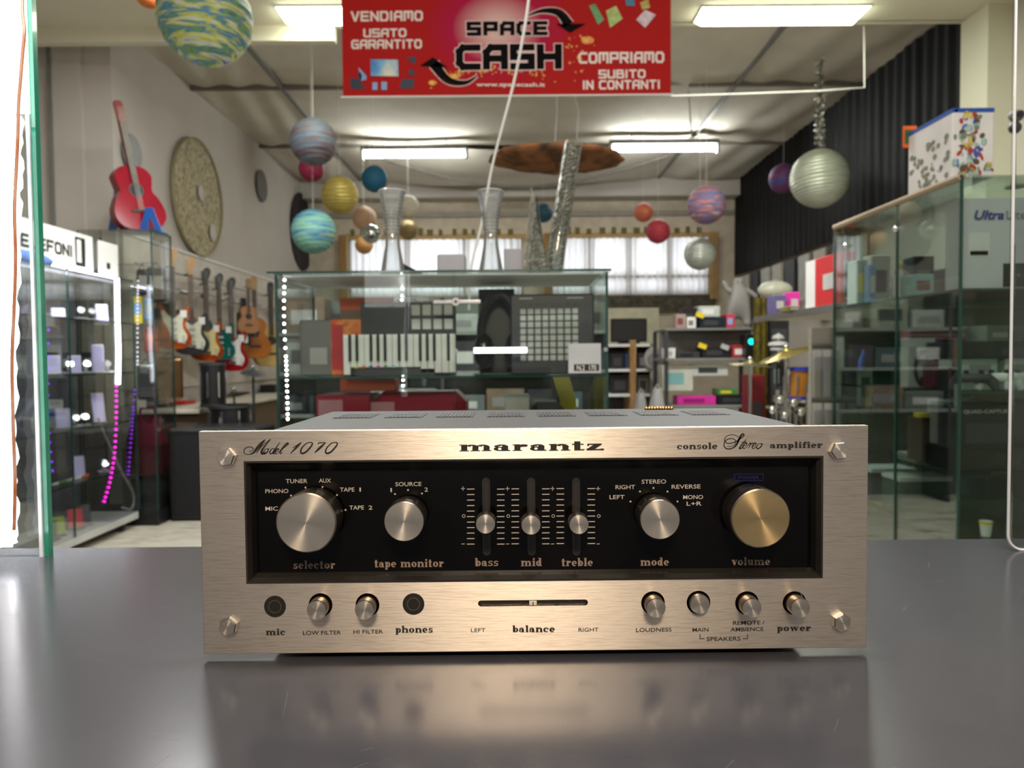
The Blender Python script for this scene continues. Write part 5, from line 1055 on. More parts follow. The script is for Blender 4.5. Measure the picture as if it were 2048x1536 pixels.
def cymbal(x, y, Y, r, m, label, tilt, stand_top=True, H0=0, legs=True):
    c = P(x, y, Y); t = thing('cymbal_stand', label, 'cymbal', (c.x, c.y, H0), group='drum cymbals on stands')
    z = c.z-H0; M = Euler(tilt).to_matrix()
    cy_ = MB(); cy_.lathe([(.0001, .03), (r*.12, .028), (r*.2, .012), (r*.95, -.008), (r, -.012), (r*.95, -.011), (r*.2, .008), (.0001, .02)], n=40)
    cy_.v = [M @ v+Vector((0, 0, z)) for v in cy_.v]; cy_.build('cymbal', m, t, True, world=False)
    MB().cyl((0, 0, .02 if legs else 0), (0, 0, z+.04), .011, n=12).build('pole', M_chrome if m is not M_dark else M_dark, t, True, world=False)
    MB().sphere((0, 0, z+.04), .014, 10, 6).build('wing_nut', M_chrome, t, True, world=False)
    if legs:
        for k in range(3): MB().tube([(0, 0, .35), (.13*math.cos(k*2.1), .13*math.sin(k*2.1), .008)], .008).build('leg', M_chrome if m is not M_dark else M_dark, t, world=False)
def drum(x0, y0, x1, y1, Y, m, mr, label, legs=True, tilt=0, parts=3):
    a, b = P(x0, y1, Y), P(x1, y1, Y); r = (b.x-a.x)/2; zt, zb = P((x0+x1)/2, y0, Y).z, a.z; h = zt-zb; t = thing('drum', label, 'drum', ((a.x+b.x)/2, Y, 0 if legs else zb), (0, tilt, 0) if not legs else 0, 'drums of the kits')
    z0 = zb if legs else 0
    MB().lathe([(r*.95, z0), (r*.96, z0+h*.5), (r*.95, z0+h)], n=36).build('shell', m, t, world=False)
    for z in (z0, z0+h): MB().lathe([(r*.95, z-.012), (r*1.03, z-.012), (r*1.03, z+.012), (r*.95, z+.012)], n=36, caps=False).build('rim', mr, t, world=False)
    MB().lathe([(.0001, z0+h+.004), (r*.95, z0+h+.004)], n=36).build('drum_head', M_white if m is not M_black else M_dark, t, world=False)
    for k in range(8): a_ = k*PI/4; MB().box(-.006, .006, -.012, .0, z0+h*.2, z0+h*.8, Matrix.Translation((r*.97*math.cos(a_), r*.97*math.sin(a_), 0)) @ Matrix.Rotation(a_+PI/2, 4, 'Z')).build('lug', M_chrome, t, world=False)
    if legs:
        for k in range(parts): a_ = k*2.1+.4; MB().cyl((r*math.cos(a_), r*math.sin(a_), .0), (r*math.cos(a_), r*math.sin(a_), z0+h*.5), .008, n=8).build('leg', M_chrome, t, world=False)
    return t
drum(402, 728, 452, 811, 5.8, M_black, M_dark, 'tall black tom drum under the hanging guitars', legs=False)
drum(420, 812, 500, 852, 5.8, M_black, M_dark, 'wide black floor drum beneath the tom')
cymbal(506, 744, 5.9, .095, M_dark, 'small dark cymbal on a black stand left of the central case', (.2, .15, 0))
cymbal(468, 787, 6.1, .13, mat('dark_bronze', (64, 60, 58), .25, .9), 'dark bronze cymbal beside the black tom', (.12, -.1, 0))

# ---------------------------------------------------------------- right glass showcase
RX0 = P(1920, 640, 2.32).x; RY0, RY1 = 2.32, 3.22; RZ = P(1975, 350, RY0).z; RS = [E+.205, E-.125, E-.385, E-.60]
rc = glass_case('right_showcase', 'tall green tinted glass showcase on the right full of boxed goods', RX0, 2.6, RY0, RY1, 0, RZ, RS, -1, (2.70,), .1, M_glassd)
MB().tube([(RX0, RY0, RZ-.004), (RX0, RY1, RZ-.004)], .012).build('wooden_top_rail', mat('tan_rail', (164, 146, 122), .4), rc)
for y in (2.7, 3.1): p = (RX0-.006, y, RZ-.10); MB().sphere(p, .012, 12, 8).build('glass_clamp', M_chrome, rc, True)
tag(MB().box(P(2026, 700, 2.05).x-.004, P(2026, 700, 2.05).x+.004, 2.05, 2.058, 0, E+.30).box(P(2026, 700, 2.05).x, 2.0, 2.05, 2.054, 0, E+.24).build('glass_partition', M_dteal if 0 else M_glassd), 'green tinted glass pane standing in front of the right showcase', 'glass pane')
tag(MB().box(P(2026, 700, 2.05).x-.006, P(2026, 700, 2.05).x-.001, 2.048, 2.056, 0, E+.30).build('glass_upright', M_dteal), 'dark green glass upright at the right frame edge', 'glass upright')
# box with abstract painted cover on top
gb = carton(1904, 216, 1987, 352, 2.36, .26, mat('cover_white', (216, 212, 208), .5), 'large white box with a blue top band and painted art, on the right showcase', zb=RZ, decals=((0, .94, 1, 1, M_blue, 'blue_band'), (.04, .945, .12, .985, M_white, 'white_mark')))
w_, h = gb['w'], gb['h']; random.seed(11)
artc = [mat('art_%d' % i, c_, .5, var=.3, scale=40) for i, c_ in enumerate(((170, 50, 40), (190, 170, 90), (60, 80, 160), (120, 130, 110), (90, 70, 50), (150, 180, 170)))]
for i in range(90):
    u = min(.93, max(.05, random.gauss(.45, .2))); v = random.random()**1.5*.85; v = v if abs(u-.4) < .3 else v*.7; r1 = random.uniform(.004, .016); r2 = random.uniform(.003, .010); a0 = random.random()*3
    MB().add([(-w_/2+w_*u+r1*math.cos(k*PI/4)*math.cos(a0)-r2*math.sin(k*PI/4)*math.sin(a0), -.0008-i*.00002, h*.06+h*v+r1*math.cos(k*PI/4)*math.sin(a0)+r2*math.sin(k*PI/4)*math.cos(a0)) for k in range(8)], [tuple(range(8))]).build('painted_patch', artc[i % 6], gb, world=False)
sa = MB()
for i in range(60):
    y = random.uniform(.02, .24); z = h*.05+random.random()**1.6*h*.6; r1 = random.uniform(.004, .014)
    sa.add([(-w_/2-.0008-i*.00001, y+r1*math.cos(k*PI/3), z+r1*.8*math.sin(k*PI/3)) for k in range(6)], [tuple(range(6))])
sa.build('side_art', mat('side_art_olive', (150, 140, 96), .5, col2=(90, 110, 120), scale=60), gb, world=False, kind='stuff')
MB().box(-w_/2-.0012, -w_/2, 0, .26, h*.94, h*.999).build('side_blue_band', M_blue, gb, world=False)
t = thing('price_star', 'small orange and green price card at the corner of the painted box', 'tag', (P(1822, 275, 2.62).x, 2.62, P(1822, 295, 2.62).z)); MB().box(-.028, .02, 0, .002, 0, .075).build('card', M_orange, t, world=False); MB().box(-.022, .014, -.001, 0, .012, .062).build('card_centre', mat('green_card', (60, 90, 40), .6), t, world=False)
MB().box(-.002, .03, .0, .002, -.06, .01).build('card_stem', M_white, t, world=False)
# white electronics carton
ul = carton(1922, 395, 2200, 583, 2.37, .09, mat('cool_white_card', (206, 204, 210), .5, var=.02), 'big white carton with blue lettering on the upper shelf of the right showcase', zb=RS[0], decals=((.30, .02, .98, .28, M_black, 'device_photo'), (.05, .36, .2, .62, M_paper, 'price_sheet'), (.06, .37, .19, .42, M_ink, 'price_strip')))
pl, wd = sans_text('Ultra', .025, .25); on_box(ul, pl, wd, .085, .30, .765, .10, mat('deep_blue_ink', (30, 40, 140), .5), 'blue_lettering')
pl, wd = sans_text('Lite', 0, 0); on_box(ul, pl, wd, .315, .46, .765, .10, M_grey, 'grey_lettering')
w_, h = ul['w'], ul['h']; k_ = MB()
for i in range(12): k_.cyl((-w_/2+w_*(.36+.05*i), -.0012, h*.15), (-w_/2+w_*(.36+.05*i), -.002, h*.15), .006, n=10)
k_.build('printed_dials', M_grey, ul, world=False, kind='stuff')
# goods on the upper shelf, seen through the side glass
RI = [mat('retail_%d' % i, c_, .5) for i, c_ in enumerate(((190, 196, 190), (60, 60, 66), (150, 170, 160), (120, 60, 60), (70, 90, 130), (160, 160, 100)))]
rs = carton(1682, 502, 1711, 618, 3.55, .42, M_red, 'red and white console box on the far shelf beyond the showcase', zb=E+.235, decals=((.15, .12, .75, .82, M_lgrey, 'white_pill'), (.22, .15, .68, .79, M_red, 'red_pill')))
pl, wd = sans_text('Nintendo', .02); on_box(rs, pl, wd, .62, .30, .2, .55, M_white, 'pill_lettering', True)
w_, h = rs['w'], rs['h']
MB().box(-w_/2-.002, -w_/2, .30, .42, .0, h).build('white_side_print', M_white, rs, world=False); MB().box(-w_/2-.003, -w_/2, .08, .20, h*.35, h*.65).build('device_print', M_lgrey, rs, world=False)
far = thing('white_shelf_counter', 'white shelf counter beyond the right showcase', 'shelf', (1.9, 4.0, 0))
MB().bbox(1.55, 2.5, 3.35, 4.62, E+.215, E+.235, .004, 1).build('shelf_top', mat('shelf_white', (186, 180, 170), .5), far); MB().box(1.53, 1.56, 3.34, 4.64, E+.205, E+.24).build('metal_lip', M_steel, far)
MB().box(1.75, 2.5, 3.5, 3.53, 0, E+.215).box(2.1, 2.5, 4.5, 4.53, 0, E+.215).build('support_panel', mat('panel_grey', (130, 126, 116), .6), far)
for x0, x1, y0, y1, Y, m, lb, nm, ct in ((1548, 1572, 590, 632, 4.3, mat('dull_purple', (92, 84, 128), .6), 'dull purple box at the far end of the white shelf', 'cardboard_box', 'box'), (1576, 1602, 612, 632, 4.0, mat('olive_round', (110, 104, 50), .6), 'olive rounded case on the white shelf', 'small_case', 'case'), (1578, 1600, 584, 612, 4.35, M_pink, 'magenta toy box behind the olive case', 'cardboard_box', 'box')):
    carton(x0, y0, x1, y1, Y, .12, m, lb, nm, ct, zb=E+.235, decals=((.2, .3, .8, .7, M_lgrey, 'label_print'),))
for x0, x1, y0, y1, Y, m, lb, dm in ((1712, 1735, 520, 604, 3.0, RI[2], 'slim pale box with a yellow flower print, upper showcase shelf', M_yellow), (1738, 1752, 528, 604, 2.95, M_lblue, 'narrow pale blue box on the upper showcase shelf', M_white), (1742, 1780, 510, 604, 3.08, RI[0], 'grey white box with a purple square, upper showcase shelf', mat('purple_square', (70, 60, 110), .5)), (1826, 1868, 512, 560, 3.0, RI[1], 'dark box stacked at the back of the upper shelf', M_grey), (1824, 1868, 548, 600, 2.62, mat('pale_turquoise', (150, 186, 186), .5), 'turquoise and red printed box beside the glass jar', RI[3])):
    carton(x0, y0, x1, y1, Y, .08, m, lb, zb=RS[0], decals=((.2, .25, .8, .7, dm, 'label_print'),))
c = P(1800, 605, 2.72); t = thing('glass_jar', 'clear glass jar with a domed lid on the upper showcase shelf', 'jar', (c.x, 2.72, RS[0]+.001)); MB().lathe([(.030, 0), (.033, .01), (.033, .075), (.024, .095), (.010, .105), (.008, .112)], n=28).build('jar_body', M_gl2, t, True, world=False); MB().lathe([(.010, .108), (.013, .112), (.010, .125), (.0001, .130)], n=20).build('lid_knob', mat('brass_lid', (190, 170, 80), .2, .8), t, True, world=False)
# middle shelves
hp = carton(1816, 676, 1868, 796, 2.72, .06, mat('headphone_box_white', (196, 196, 188), .5), 'white box with a black headphone picture, middle showcase shelf', zb=RS[1], decals=((.0, .82, 1, 1, M_white, 'white_top'),))
w_, h = hp['w'], hp['h']; MB().tube([(w_*.05+w_*.30*math.cos(a*PI/16), -.002, h*.40+h*.34*math.sin(a*PI/16)) for a in range(5, 28)], .007, 6).build('headphone_picture', M_black, hp, world=False); MB().bbox(-w_*.05, w_*.35, -.004, 0, h*.04, h*.22, .002, 1).build('ear_pad_picture', M_ink, hp, world=False)
carton(1872, 722, 1916, 812, 2.5, .10, mat('wine_red', (92, 24, 44), .5), 'wine red pouch with a white tag, middle showcase shelf', 'pouch', 'bag', zb=RS[1], bev=.02, decals=((.1, .75, .7, 1.05, M_paper, 'white_tag'), (.0, .0, .5, .7, M_dark, 'dark_flap')))
carton(1918, 682, 2060, 716, 2.44, .2, M_black, 'wide black audio unit resting on top of the white carton, middle shelf', 'audio_unit', 'audio unit', decals=((.6, .2, .9, .6, M_dark, 'display_window'),), zt=None, zb=P(1980, 716, 2.44).z)
carton(1925, 717, 1995, 796, 2.46, .15, RI[2], 'pale grey green carton under the wide black unit', zb=RS[1], zt=P(1980, 716, 2.44).z, decals=((.2, .5, .8, .8, M_grey, 'label_print'),))
carton(2010, 717, 2080, 796, 2.46, .15, RI[0], 'pale carton at the right frame edge under the black unit', zb=RS[1], zt=P(1980, 716, 2.44).z, decals=((.2, .5, .8, .8, M_grey, 'label_print'),))
carton(1820, 660, 1950, 680, 2.9, .08, mat('dusty_pink', (170, 112, 128), .6), 'flat dusty pink box at the back of the middle shelf', zb=P(1880, 680, 2.9).z, decals=((0, .4, 1, .6, M_lgrey, 'pale_band'),))
carton(1822, 681, 1935, 790, 2.95, .08, mat('dark_slate', (40, 54, 58), .6), 'dark slate box standing behind the headphone box', zb=RS[1], zt=P(1880, 681, 2.95).z, decals=((.2, .4, .8, .6, M_dark, 'label_print'),))
for x, m, lb in ((1945, M_dark, 'dark game controller on the middle shelf'), (1995, M_white, 'white game controller on the middle shelf beside the acrylic edge'), (2040, M_white, 'white game controller right of the acrylic edge')):
    c = P(x, 790, 2.38); t = thing('game_controller', lb, 'controller', (c.x, 2.38, RS[1]+.001), math.radians(random.uniform(-20, 20)), 'game controllers')
    MB().bbox(-.05, .05, -.03, .03, .03, .06, .014, 3).build('body', m, t, True, world=False)
    for s in (-1, 1): MB().tube([(s*.035, 0, .05), (s*.055, -.01, .03), (s*.062, -.015, .006)], [.018, .017, .011], 10).build('grip', m, t, True, world=False); MB().cyl((s*.022, -.01, .06), (s*.022, -.012, .07), .008, n=12).build('thumb_stick', M_black, t, True, world=False)
qc = carton(1917, 812, 2030, 900, 2.36, .12, M_black, 'black carton with white capital lettering on the lower showcase shelf', decals=((.12, .15, .95, .6, M_dark, 'device_photo'),), zb=P(1970, 900, 2.36).z)
pl, wd = sans_text('QUAD-CAPTURE', .01); on_box(qc, pl, wd, .06, .92, .84, .08, M_lgrey)
carton(1898, 900, 2060, 962, 2.42, .14, M_blackg, 'glossy black rack unit under the lettered carton', 'audio_unit', 'audio unit', zb=RS[2], zt=P(1970, 900, 2.36).z-.001, decals=((.55, .2, .9, .8, M_dark, 'display_window'),))
carton(1892, 806, 1914, 900, 2.46, .1, M_grey, 'tall grey box left of the lettered carton', zb=P(1970, 900, 2.36).z, decals=((.3, .2, .6, .8, M_paper, 'label_print'),))
carton(1843, 836, 1878, 948, 2.62, .1, mat('brown_book', (72, 56, 44), .6), 'brown and yellow book standing on the lower shelf', 'book', 'book', zb=RS[2], decals=((.5, .45, 1, .95, mat('dull_yellow', (150, 140, 30), .6), 'yellow_cover'), (.5, .0, 1, .4, RI[2], 'pale_cover')))
carton(1838, 826, 1866, 836, 2.6, .04, M_yellow, 'small yellow box lying on top of the brown book', zb=P(1860, 836, 2.62).z+.002, decals=((0, .4, 1, .6, M_lgrey, 'pale_band'),))
carton(1830, 932, 1915, 966, 2.78, .14, RI[0], 'flat pale device box on the lower shelf', zb=RS[2], decals=((0, .05, 1, .3, RI[3], 'red_band'),))
for i, (x0, x1, y0, y1, m, lb) in enumerate(((1742, 1832, 976, 992, M_paper, 'open white paper tray on the bottom glass shelf'), (1800, 1905, 984, 1000, M_white, 'second white paper tray on the bottom glass shelf'))):
    tag(MB().box(*(lambda a, b: (a.x, b.x, 2.98-i*.22, 3.12-i*.22))(P(x0, y1, 2.98-i*.22), P(x1, y1, 2.98-i*.22)), RS[3]+.12, RS[3]+.135).build('paper_stack', m), lb, 'paper', 'papers in the right showcase')
    p0, p1 = P(x0, y1, 2.98-i*.22), P(x1, y1, 2.98-i*.22); tag(MB().bbox(p0.x, p1.x, 2.98-i*.22, 3.12-i*.22, RS[3]+.001, RS[3]+.119, .004, 1).build('storage_box', [M_dark, mat('bottle_green', (30, 70, 50), .5)][i]), ['dark', 'bottle green'][i]+' storage box under the white papers', 'box')
c = P(1972, 1045, 2.4); t = thing('small_cup', 'small white and yellow cup at the bottom of the right showcase', 'cup', (c.x, 2.4, RS[3]+.001)); MB().lathe([(.014, 0), (.020, .05), (.018, .05), (.012, .004), (.0001, .004)], n=24).build('cup_body', M_white, t, True, world=False); MB().lathe([(.0185, .038), (.0205, .05), (.0195, .05)], n=24, caps=False).build('yellow_rim', M_yellow, t, world=False)
carton(1918, 1000, 2045, 1062, 2.62, .1, mat('deep_green', (34, 50, 44), .5), 'dark green device case at the back of the lowest shelf', 'device_case', 'case', zb=RS[3], decals=((.3, .3, .7, .7, M_dark, 'label_print'),))
carton(1760, 1010, 1850, 1060, 2.9, .1, mat('yellow_green_box', (110, 120, 50), .5), 'yellow green box low in the right showcase', zb=RS[3], decals=((.3, .3, .7, .7, M_lgrey, 'label_print'),))
# more goods deeper in the showcase
MB().box(2.585, 2.595, RY0+.01, RY1-.01, .1, RZ-.02).build('back_panel', mat('case_back', (70, 84, 78), .6), rc)
random.seed(21)
NM = {0: 'upper', 1: 'middle', 2: 'lower', 3: 'lowest'}
cl = [((40, 42, 44), 'black'), ((120, 126, 120), 'grey'), ((180, 184, 178), 'pale'), ((96, 44, 40), 'brick red'), ((50, 70, 84), 'slate blue'), ((128, 124, 60), 'olive'), ((26, 28, 34), 'near black')]
for k in range(4):
    for j, Yq in enumerate((2.52, 2.78, 3.02)):
        x = RX0+(.50 if Yq < 2.6 else .34)+random.uniform(0, .05)
        for q in range(3):
            wq = random.uniform(.12, .24); hq = random.uniform(.10, .24) if k else random.uniform(.12, .3); hq = min(hq, .19 if k > 1 else .26); cc_, cn_ = cl[(k*5+j*3+q*2) % 7]
            if x+wq > 2.55: break
            t = thing('stacked_box', '%s box, %s in the %s row of the %s showcase shelf' % (cn_, ['left', 'middle', 'right'][q], ['front', 'centre', 'back'][j], NM[k]), 'box', (x+wq/2, Yq, RS[k]+.0005), random.uniform(-.06, .06), 'boxes deeper in the right showcase')
            mq = mat('box_'+cn_.replace(' ', '_'), cc_, .5)
            MB().bbox(-wq/2, wq/2, 0, .16, 0, hq, .003, 1).build('box_body', mq, t, world=False)
            MB().box(-wq*.35, wq*.3, -.001, 0, hq*.25, hq*.7).build('front_print', M_grey if q % 2 else M_dark, t, world=False); MB().box(-wq*.35, wq*.05, -.0012, 0, hq*.8, hq*.88).build('title_band', M_lgrey, t, world=False)
            x += wq+random.uniform(.01, .05)
# stand with hanging bags seen beyond
ss = thing('bag_stand', 'grey stand panel with rows of hanging clear bags beyond the showcase', 'display stand', (P(1670, 800, 3.33).x, 3.33, 0))
a, b = P(1622, 800, 3.33), P(1786, 800, 3.33); MB().box(a.x, b.x, 3.33, 3.36, 0, P(1700, 655, 3.33).z).build('stand_panel', mat('warm_grey_panel', (140, 134, 122), .6), ss)
for y in (692, 800): z = P(1700, y, 3.33).z; MB().box(a.x, b.x, 3.315, 3.33, z, z+.012).build('hook_bar', M_steel, ss)
random.seed(9)
M_bag = glass_mat('clear_bag', (.8, .8, .78), 1.2, .15, .3)
for k, (y0, y1) in enumerate(((700, 796), (806, 900))):
    for i, x in enumerate((1632, 1652, 1673, 1694) if k == 0 else (1632, 1655, 1678, 1702, 1726, 1750)):
        p = P(x, y1, 3.31); z1 = P(x, y0, 3.31).z; h = z1-p.z; t = thing('hanging_bag', '%s clear bag from the left in the %s row of the bag stand' % (['first', 'second', 'third', 'fourth', 'fifth', 'sixth'][i], ['upper', 'lower'][k]), 'bag', tuple(p), 0, 'clear bags on the bag stand')
        MB().bbox(-.021, .021, -.02, 0, 0, h*.86, .006, 1).build('clear_pouch', M_bag, t, world=False); MB().bbox(-.014, .014, -.014, -.004, h*.08, h*.6, .003, 1).build('bagged_item', [RI[5], RI[2], M_white, M_grey][i % 4], t, world=False); MB().box(-.019, .019, -.012, -.008, h*.86, h).build('header_card', M_lgrey, t, world=False)
carton(1716, 740, 1745, 812, 3.29, .02, M_white, 'white pack with a green window hanging on the bag stand', 'hanging_pack', 'package', decals=((.2, .25, .8, .8, mat('sea_green', (60, 120, 100), .5), 'green_window'),))
carton(1748, 742, 1780, 812, 3.29, .02, mat('navy_teal', (20, 40, 90), .5), 'navy and teal pack hanging right of the white one', 'hanging_pack', 'package', decals=((0, .5, 1, 1, mat('deep_teal', (10, 80, 80), .5), 'teal_half'),))
c = P(1722, 740, 3.27); t = thing('blue_holder', 'shiny pale blue phone holder hanging on the bag stand', 'holder', (c.x, 3.27, c.z)); MB().tube([(0, 0, 0), (.002, 0, .04), (.012, 0, .07), (.014, 0, .09)], [.012, .014, .010, .013], 10).build('holder_body', mat('iridescent_blue', (90, 130, 230), .2), t, True, world=False)

# ---------------------------------------------------------------- back of the shop, centre right
su = thing('white_shelf_unit', 'white shelf unit with a wooden upright at the back of the shop', 'shelf', (P(1250, 800, 7.2).x, 7.2, 0))
a, b = P(1205, 690, 7.2), P(1300, 690, 7.2)
for y in (688, 738, 788, 836): z = P(1250, y, 7.2).z; MB().box(a.x, b.x, 7.2, 7.6, z-.025, z).build('shelf_board', M_white, su)
wp = P(1266, 700, 7.2).x; MB().box(wp-.03, wp+.03, 7.19, 7.6, 0, P(1250, 680, 7.2).z).build('wooden_upright', M_wood, su); MB().box(a.x, b.x, 7.6, 7.63, 0, P(1250, 690, 7.2).z).build('back_panel', M_dark, su); MB().box(b.x-.0, b.x+.03, 7.19, 7.6, 0, P(1250, 688, 7.2).z).build('side_panel', mat('olive_panel', (120, 112, 80), .6), su)
S7 = [P(1250, y, 7.2).z for y in (688, 738, 788)]
tv = carton(1222, 637, 1294, 684, 7.3, .05, M_blackg, 'black flat television on the white shelf unit', 'television', 'television', zb=S7[0]+.02, decals=((.04, .06, .96, .95, M_ink, 'screen'),)); MB().box(-.1, .1, -.03, .1, -.02, 0).build('tv_foot', M_black, tv, world=False)
for x0, x1, k, m, lb in ((1222, 1248, 1, M_black, 'black box on the second white shelf'), (1250, 1260, 1, mat('petrol_blue', (10, 60, 110), .5), 'petrol blue box on the second white shelf'), (1222, 1258, 2, M_black, 'wide black monitor box on the third white shelf'), (1276, 1296, 1, M_dark, 'dark box right of the wooden upright, second shelf'), (1276, 1296, 2, M_grey, 'grey box right of the wooden upright, third shelf')):
    carton(x0, (706, 750)[k-1], x1, (738, 788)[k-1], 7.3, .2, m, lb, zb=S7[k], decals=((.2, .2, .8, .7, M_dark if m is not M_dark else M_grey, 'label_print'),))
o = MB().box(P(1212, 700, 10.4).x, P(1318, 700, 10.4).x, 10.4, 10.45, E-.3, P(1250, 616, 10.4).z).build('cream_partition', mat('cream_board', (196, 192, 166), .6)); tag(o, 'cream partition board behind the television', 'partition')
rk = thing('grey_metal_rack', 'grey metal shelving rack at the back right', 'rack', (P(1425, 800, 6.2).x, 6.2, 0))
a, b = P(1330, 700, 6.2), P(1520, 700, 6.2)
R6 = [P(1425, y, 6.2).z for y in (656, 716, 810)]
MB().bbox(a.x, b.x, 6.2, 6.7, R6[0]-.02, R6[0], .004, 1).build('rack_top', M_grey, rk); MB().box(a.x, b.x, 6.42, 6.45, R6[1], R6[0]-.02).build('back_sheet', mat('rack_grey', (112, 112, 110), .5), rk)
for z in R6[1:]: MB().bbox(a.x, b.x, 6.15, 6.7, z-.025, z, .004, 1).build('rack_shelf', M_grey, rk)
for x in (a.x+.01, b.x-.01):
    for y in (6.2, 6.68): MB().box(x-.015, x+.015, y-.015, y+.015, 0, R6[0]-.02).build('rack_upright', M_dark, rk)
items = [(1352, 628, 1372, 656, 0, mat('beige_speckle', (160, 140, 130), .6), 'beige speckled box on top of the rack', RI[3]), (1374, 634, 1392, 656, 0, M_white, 'small white device on top of the rack', M_grey), (1366, 616, 1396, 656, 0, M_black, 'black printer on top of the rack', M_dark), (1400, 634, 1452, 656, 0, mat('blue_black', (24, 34, 46), .3), 'stack of dark players on top of the rack', M_dark), (1398, 612, 1440, 633, 0, RI[0], 'pale grey device lying on the stack of players', M_white), (1453, 628, 1470, 656, 0, mat('rose_box', (196, 60, 90), .5), 'rose coloured box with a pale picture on top of the rack', M_lblue),
    (1332, 696, 1351, 716, 1, M_white, 'white cube on the middle rack shelf', M_lgrey), (1354, 704, 1400, 716, 1, M_dark, 'flat dark player on the middle rack shelf', M_black), (1404, 694, 1462, 716, 1, M_black, 'black receiver on the middle rack shelf', M_dark), (1464, 690, 1500, 716, 1, mat('red_dotted', (170, 40, 46), .5), 'red printed box on the middle rack shelf', M_white),
    (1386, 728, 1456, 752, -1, RI[0], 'grey white printer in the rack opening', M_dark), (1325, 730, 1386, 782, -1, mat('printer_white', (190, 194, 180), .5), 'large white printer box with teal print in the rack', mat('pale_teal', (120, 170, 170), .5)), (1355, 792, 1432, 809, 2, M_pink, 'bright pink flat box on the lowest rack shelf', mat('deep_magenta', (150, 10, 110), .5)), (1436, 778, 1474, 790, 2, M_green, 'green circuit board on the lowest rack shelf', M_yellow), (1436, 790, 1500, 809, 2, M_black, 'black device under the green board', M_dark)]
for x0, y0, x1, y1, k, m, lb, dm in items:
    Y = 6.30 if lb.startswith(('black printer', 'pale grey device')) else 6.22
    zb = R6[k] if k >= 0 else P((x0+x1)/2, y1, Y).z
    if lb.startswith('pale grey device'): Y = 6.24; zb = P(1425, 633.5, 6.22).z
    if lb.startswith('green circuit'): zb = P(1455, 789.5, 6.22).z
    carton(x0, y0, x1, y1, Y, .18, m, lb, 'boxed_goods' if 'box' in lb else 'small_device', 'box' if 'box' in lb else 'device', zb=zb, decals=((.15, .25, .7, .7, dm, 'label_print'),))
for x, y, Y, lb in ((1400, 630, 6.2, 'yellow price tag on the stack of players'), (1405, 692, 6.2, 'yellow price tag on the black receiver'), (1450, 694, 6.2, 'pale price tag on the receiver')):
    c = P(x, y, Y); t = thing('price_tag', lb, 'tag', tuple(c), 0, 'yellow price tags'); M_ = Matrix.Rotation(.35, 4, 'Y')
    MB().box(-.035, .035, -.002, 0, -.02, .02, M_).build('tag_card', M_yellow if 'yellow' in lb else M_lgrey, t, world=False)
c = P(1505, 683, 6.1); t = thing('teal_lit_device', 'black device glowing with a bright teal light at the rack end', 'device', (c.x, 6.15, R6[1])); MB().bbox(-.05, .05, -.02, .12, 0, c.z-R6[1]+.06, .006).build('body', M_black, t, world=False); MB().cyl((0, -.02, c.z-R6[1]), (0, -.03, c.z-R6[1]), .026, n=16).build('teal_light', emat('teal_glow', (20, 240, 220), 1.6), t, world=False)
# pale machines between shelf unit and rack
for x, y, Y, r, lb in ((1308, 720, 6.95, .11, 'grey round fan head between the shelf unit and the rack'), (1314, 752, 6.85, .07, 'grey plastic motor under the fan head')):
    c = P(x, y, Y); t = thing('grey_machine', lb, 'machine', (c.x, c.y, 0), 0); MB().sphere((0, 0, c.z), r, 20, 12, (.9, .7, 1.1)).build('housing', mat('machine_grey', (150, 146, 144), .4), t, True, world=False); MB().lathe([(r*.7, 0), (r*.72, .008), (r*.6, .008), (r*.6, 0)], (-r*.15, -r*.72, c.z), 24, 'Y', caps=False).build('front_ring', M_lgrey, t, world=False); MB().cyl((0, 0, 0), (0, 0, c.z-r), .03, n=12).build('support_post', M_grey, t, world=False)
for x, y, Y, r, lb in ((1315, 802, 6.0, .10, 'white plastic bag beside the rack'), (1282, 806, 6.2, .085, 'smaller pale plastic bag left of the white one')):
    c = P(x, y, Y); t = thing('plastic_bag', lb, 'bag', (c.x, c.y, 0)); H_ = c.z+r
    MB().grid(lambda u, v: (r*(1.05-.75*v**3)*math.cos(2*PI*u)*(1+.1*math.sin(10*PI*u+7*v)), r*(1.05-.75*v**3)*math.sin(2*PI*u), H_*.0+.003+H_*v), 30, 12).build('bag_film', glass_mat('milky_film', (.7, .72, .7), 1, .2, .6), t, True, world=False)
    MB().tube([(-.02, 0, H_), (0, 0, H_+.04), (.02, 0, H_)], .006).build('bag_knot', M_lgrey, t, world=False)
# grey plush figure standing on the rack
c = P(1487, 655, 6.3); t = thing('plush_figure', 'silver grey figure with raised arms standing on the grey rack', 'figure', (c.x, 6.45, R6[0]))
bm = bmesh.new(); S_ = [((0, 0, .20), .0), ]
def skin(name, V_, E_2, R_2, m, parent):
    me = bpy.data.meshes.new(name); me.from_pydata(V_, E_2, []); o = bpy.data.objects.new(name, me); COL.objects.link(o)
    md = o.modifiers.new('s', 'SKIN'); sv = me.skin_vertices[0].data if me.skin_vertices else None
    if sv is None:
        bm_ = bmesh.new(); bm_.from_mesh(me); bm_.verts.layers.skin.verify(); bm_.to_mesh(me); bm_.free(); sv = me.skin_vertices[0].data
    for i, r in enumerate(R_2): sv[i].radius = r if isinstance(r, tuple) else (r, r)
    sv[0].use_root = True; s2 = o.modifiers.new('u', 'SUBSURF'); s2.levels = 2; s2.render_levels = 2
    bpy.context.view_layer.update(); me2 = bpy.data.meshes.new_from_object(o.evaluated_get(bpy.context.evaluated_depsgraph_get())); o.modifiers.clear(); o.data = me2; me2.materials.clear(); me2.materials.append(m)
    me2.polygons.foreach_set('use_smooth', [True]*len(me2.polygons)); o.parent = parent; return o
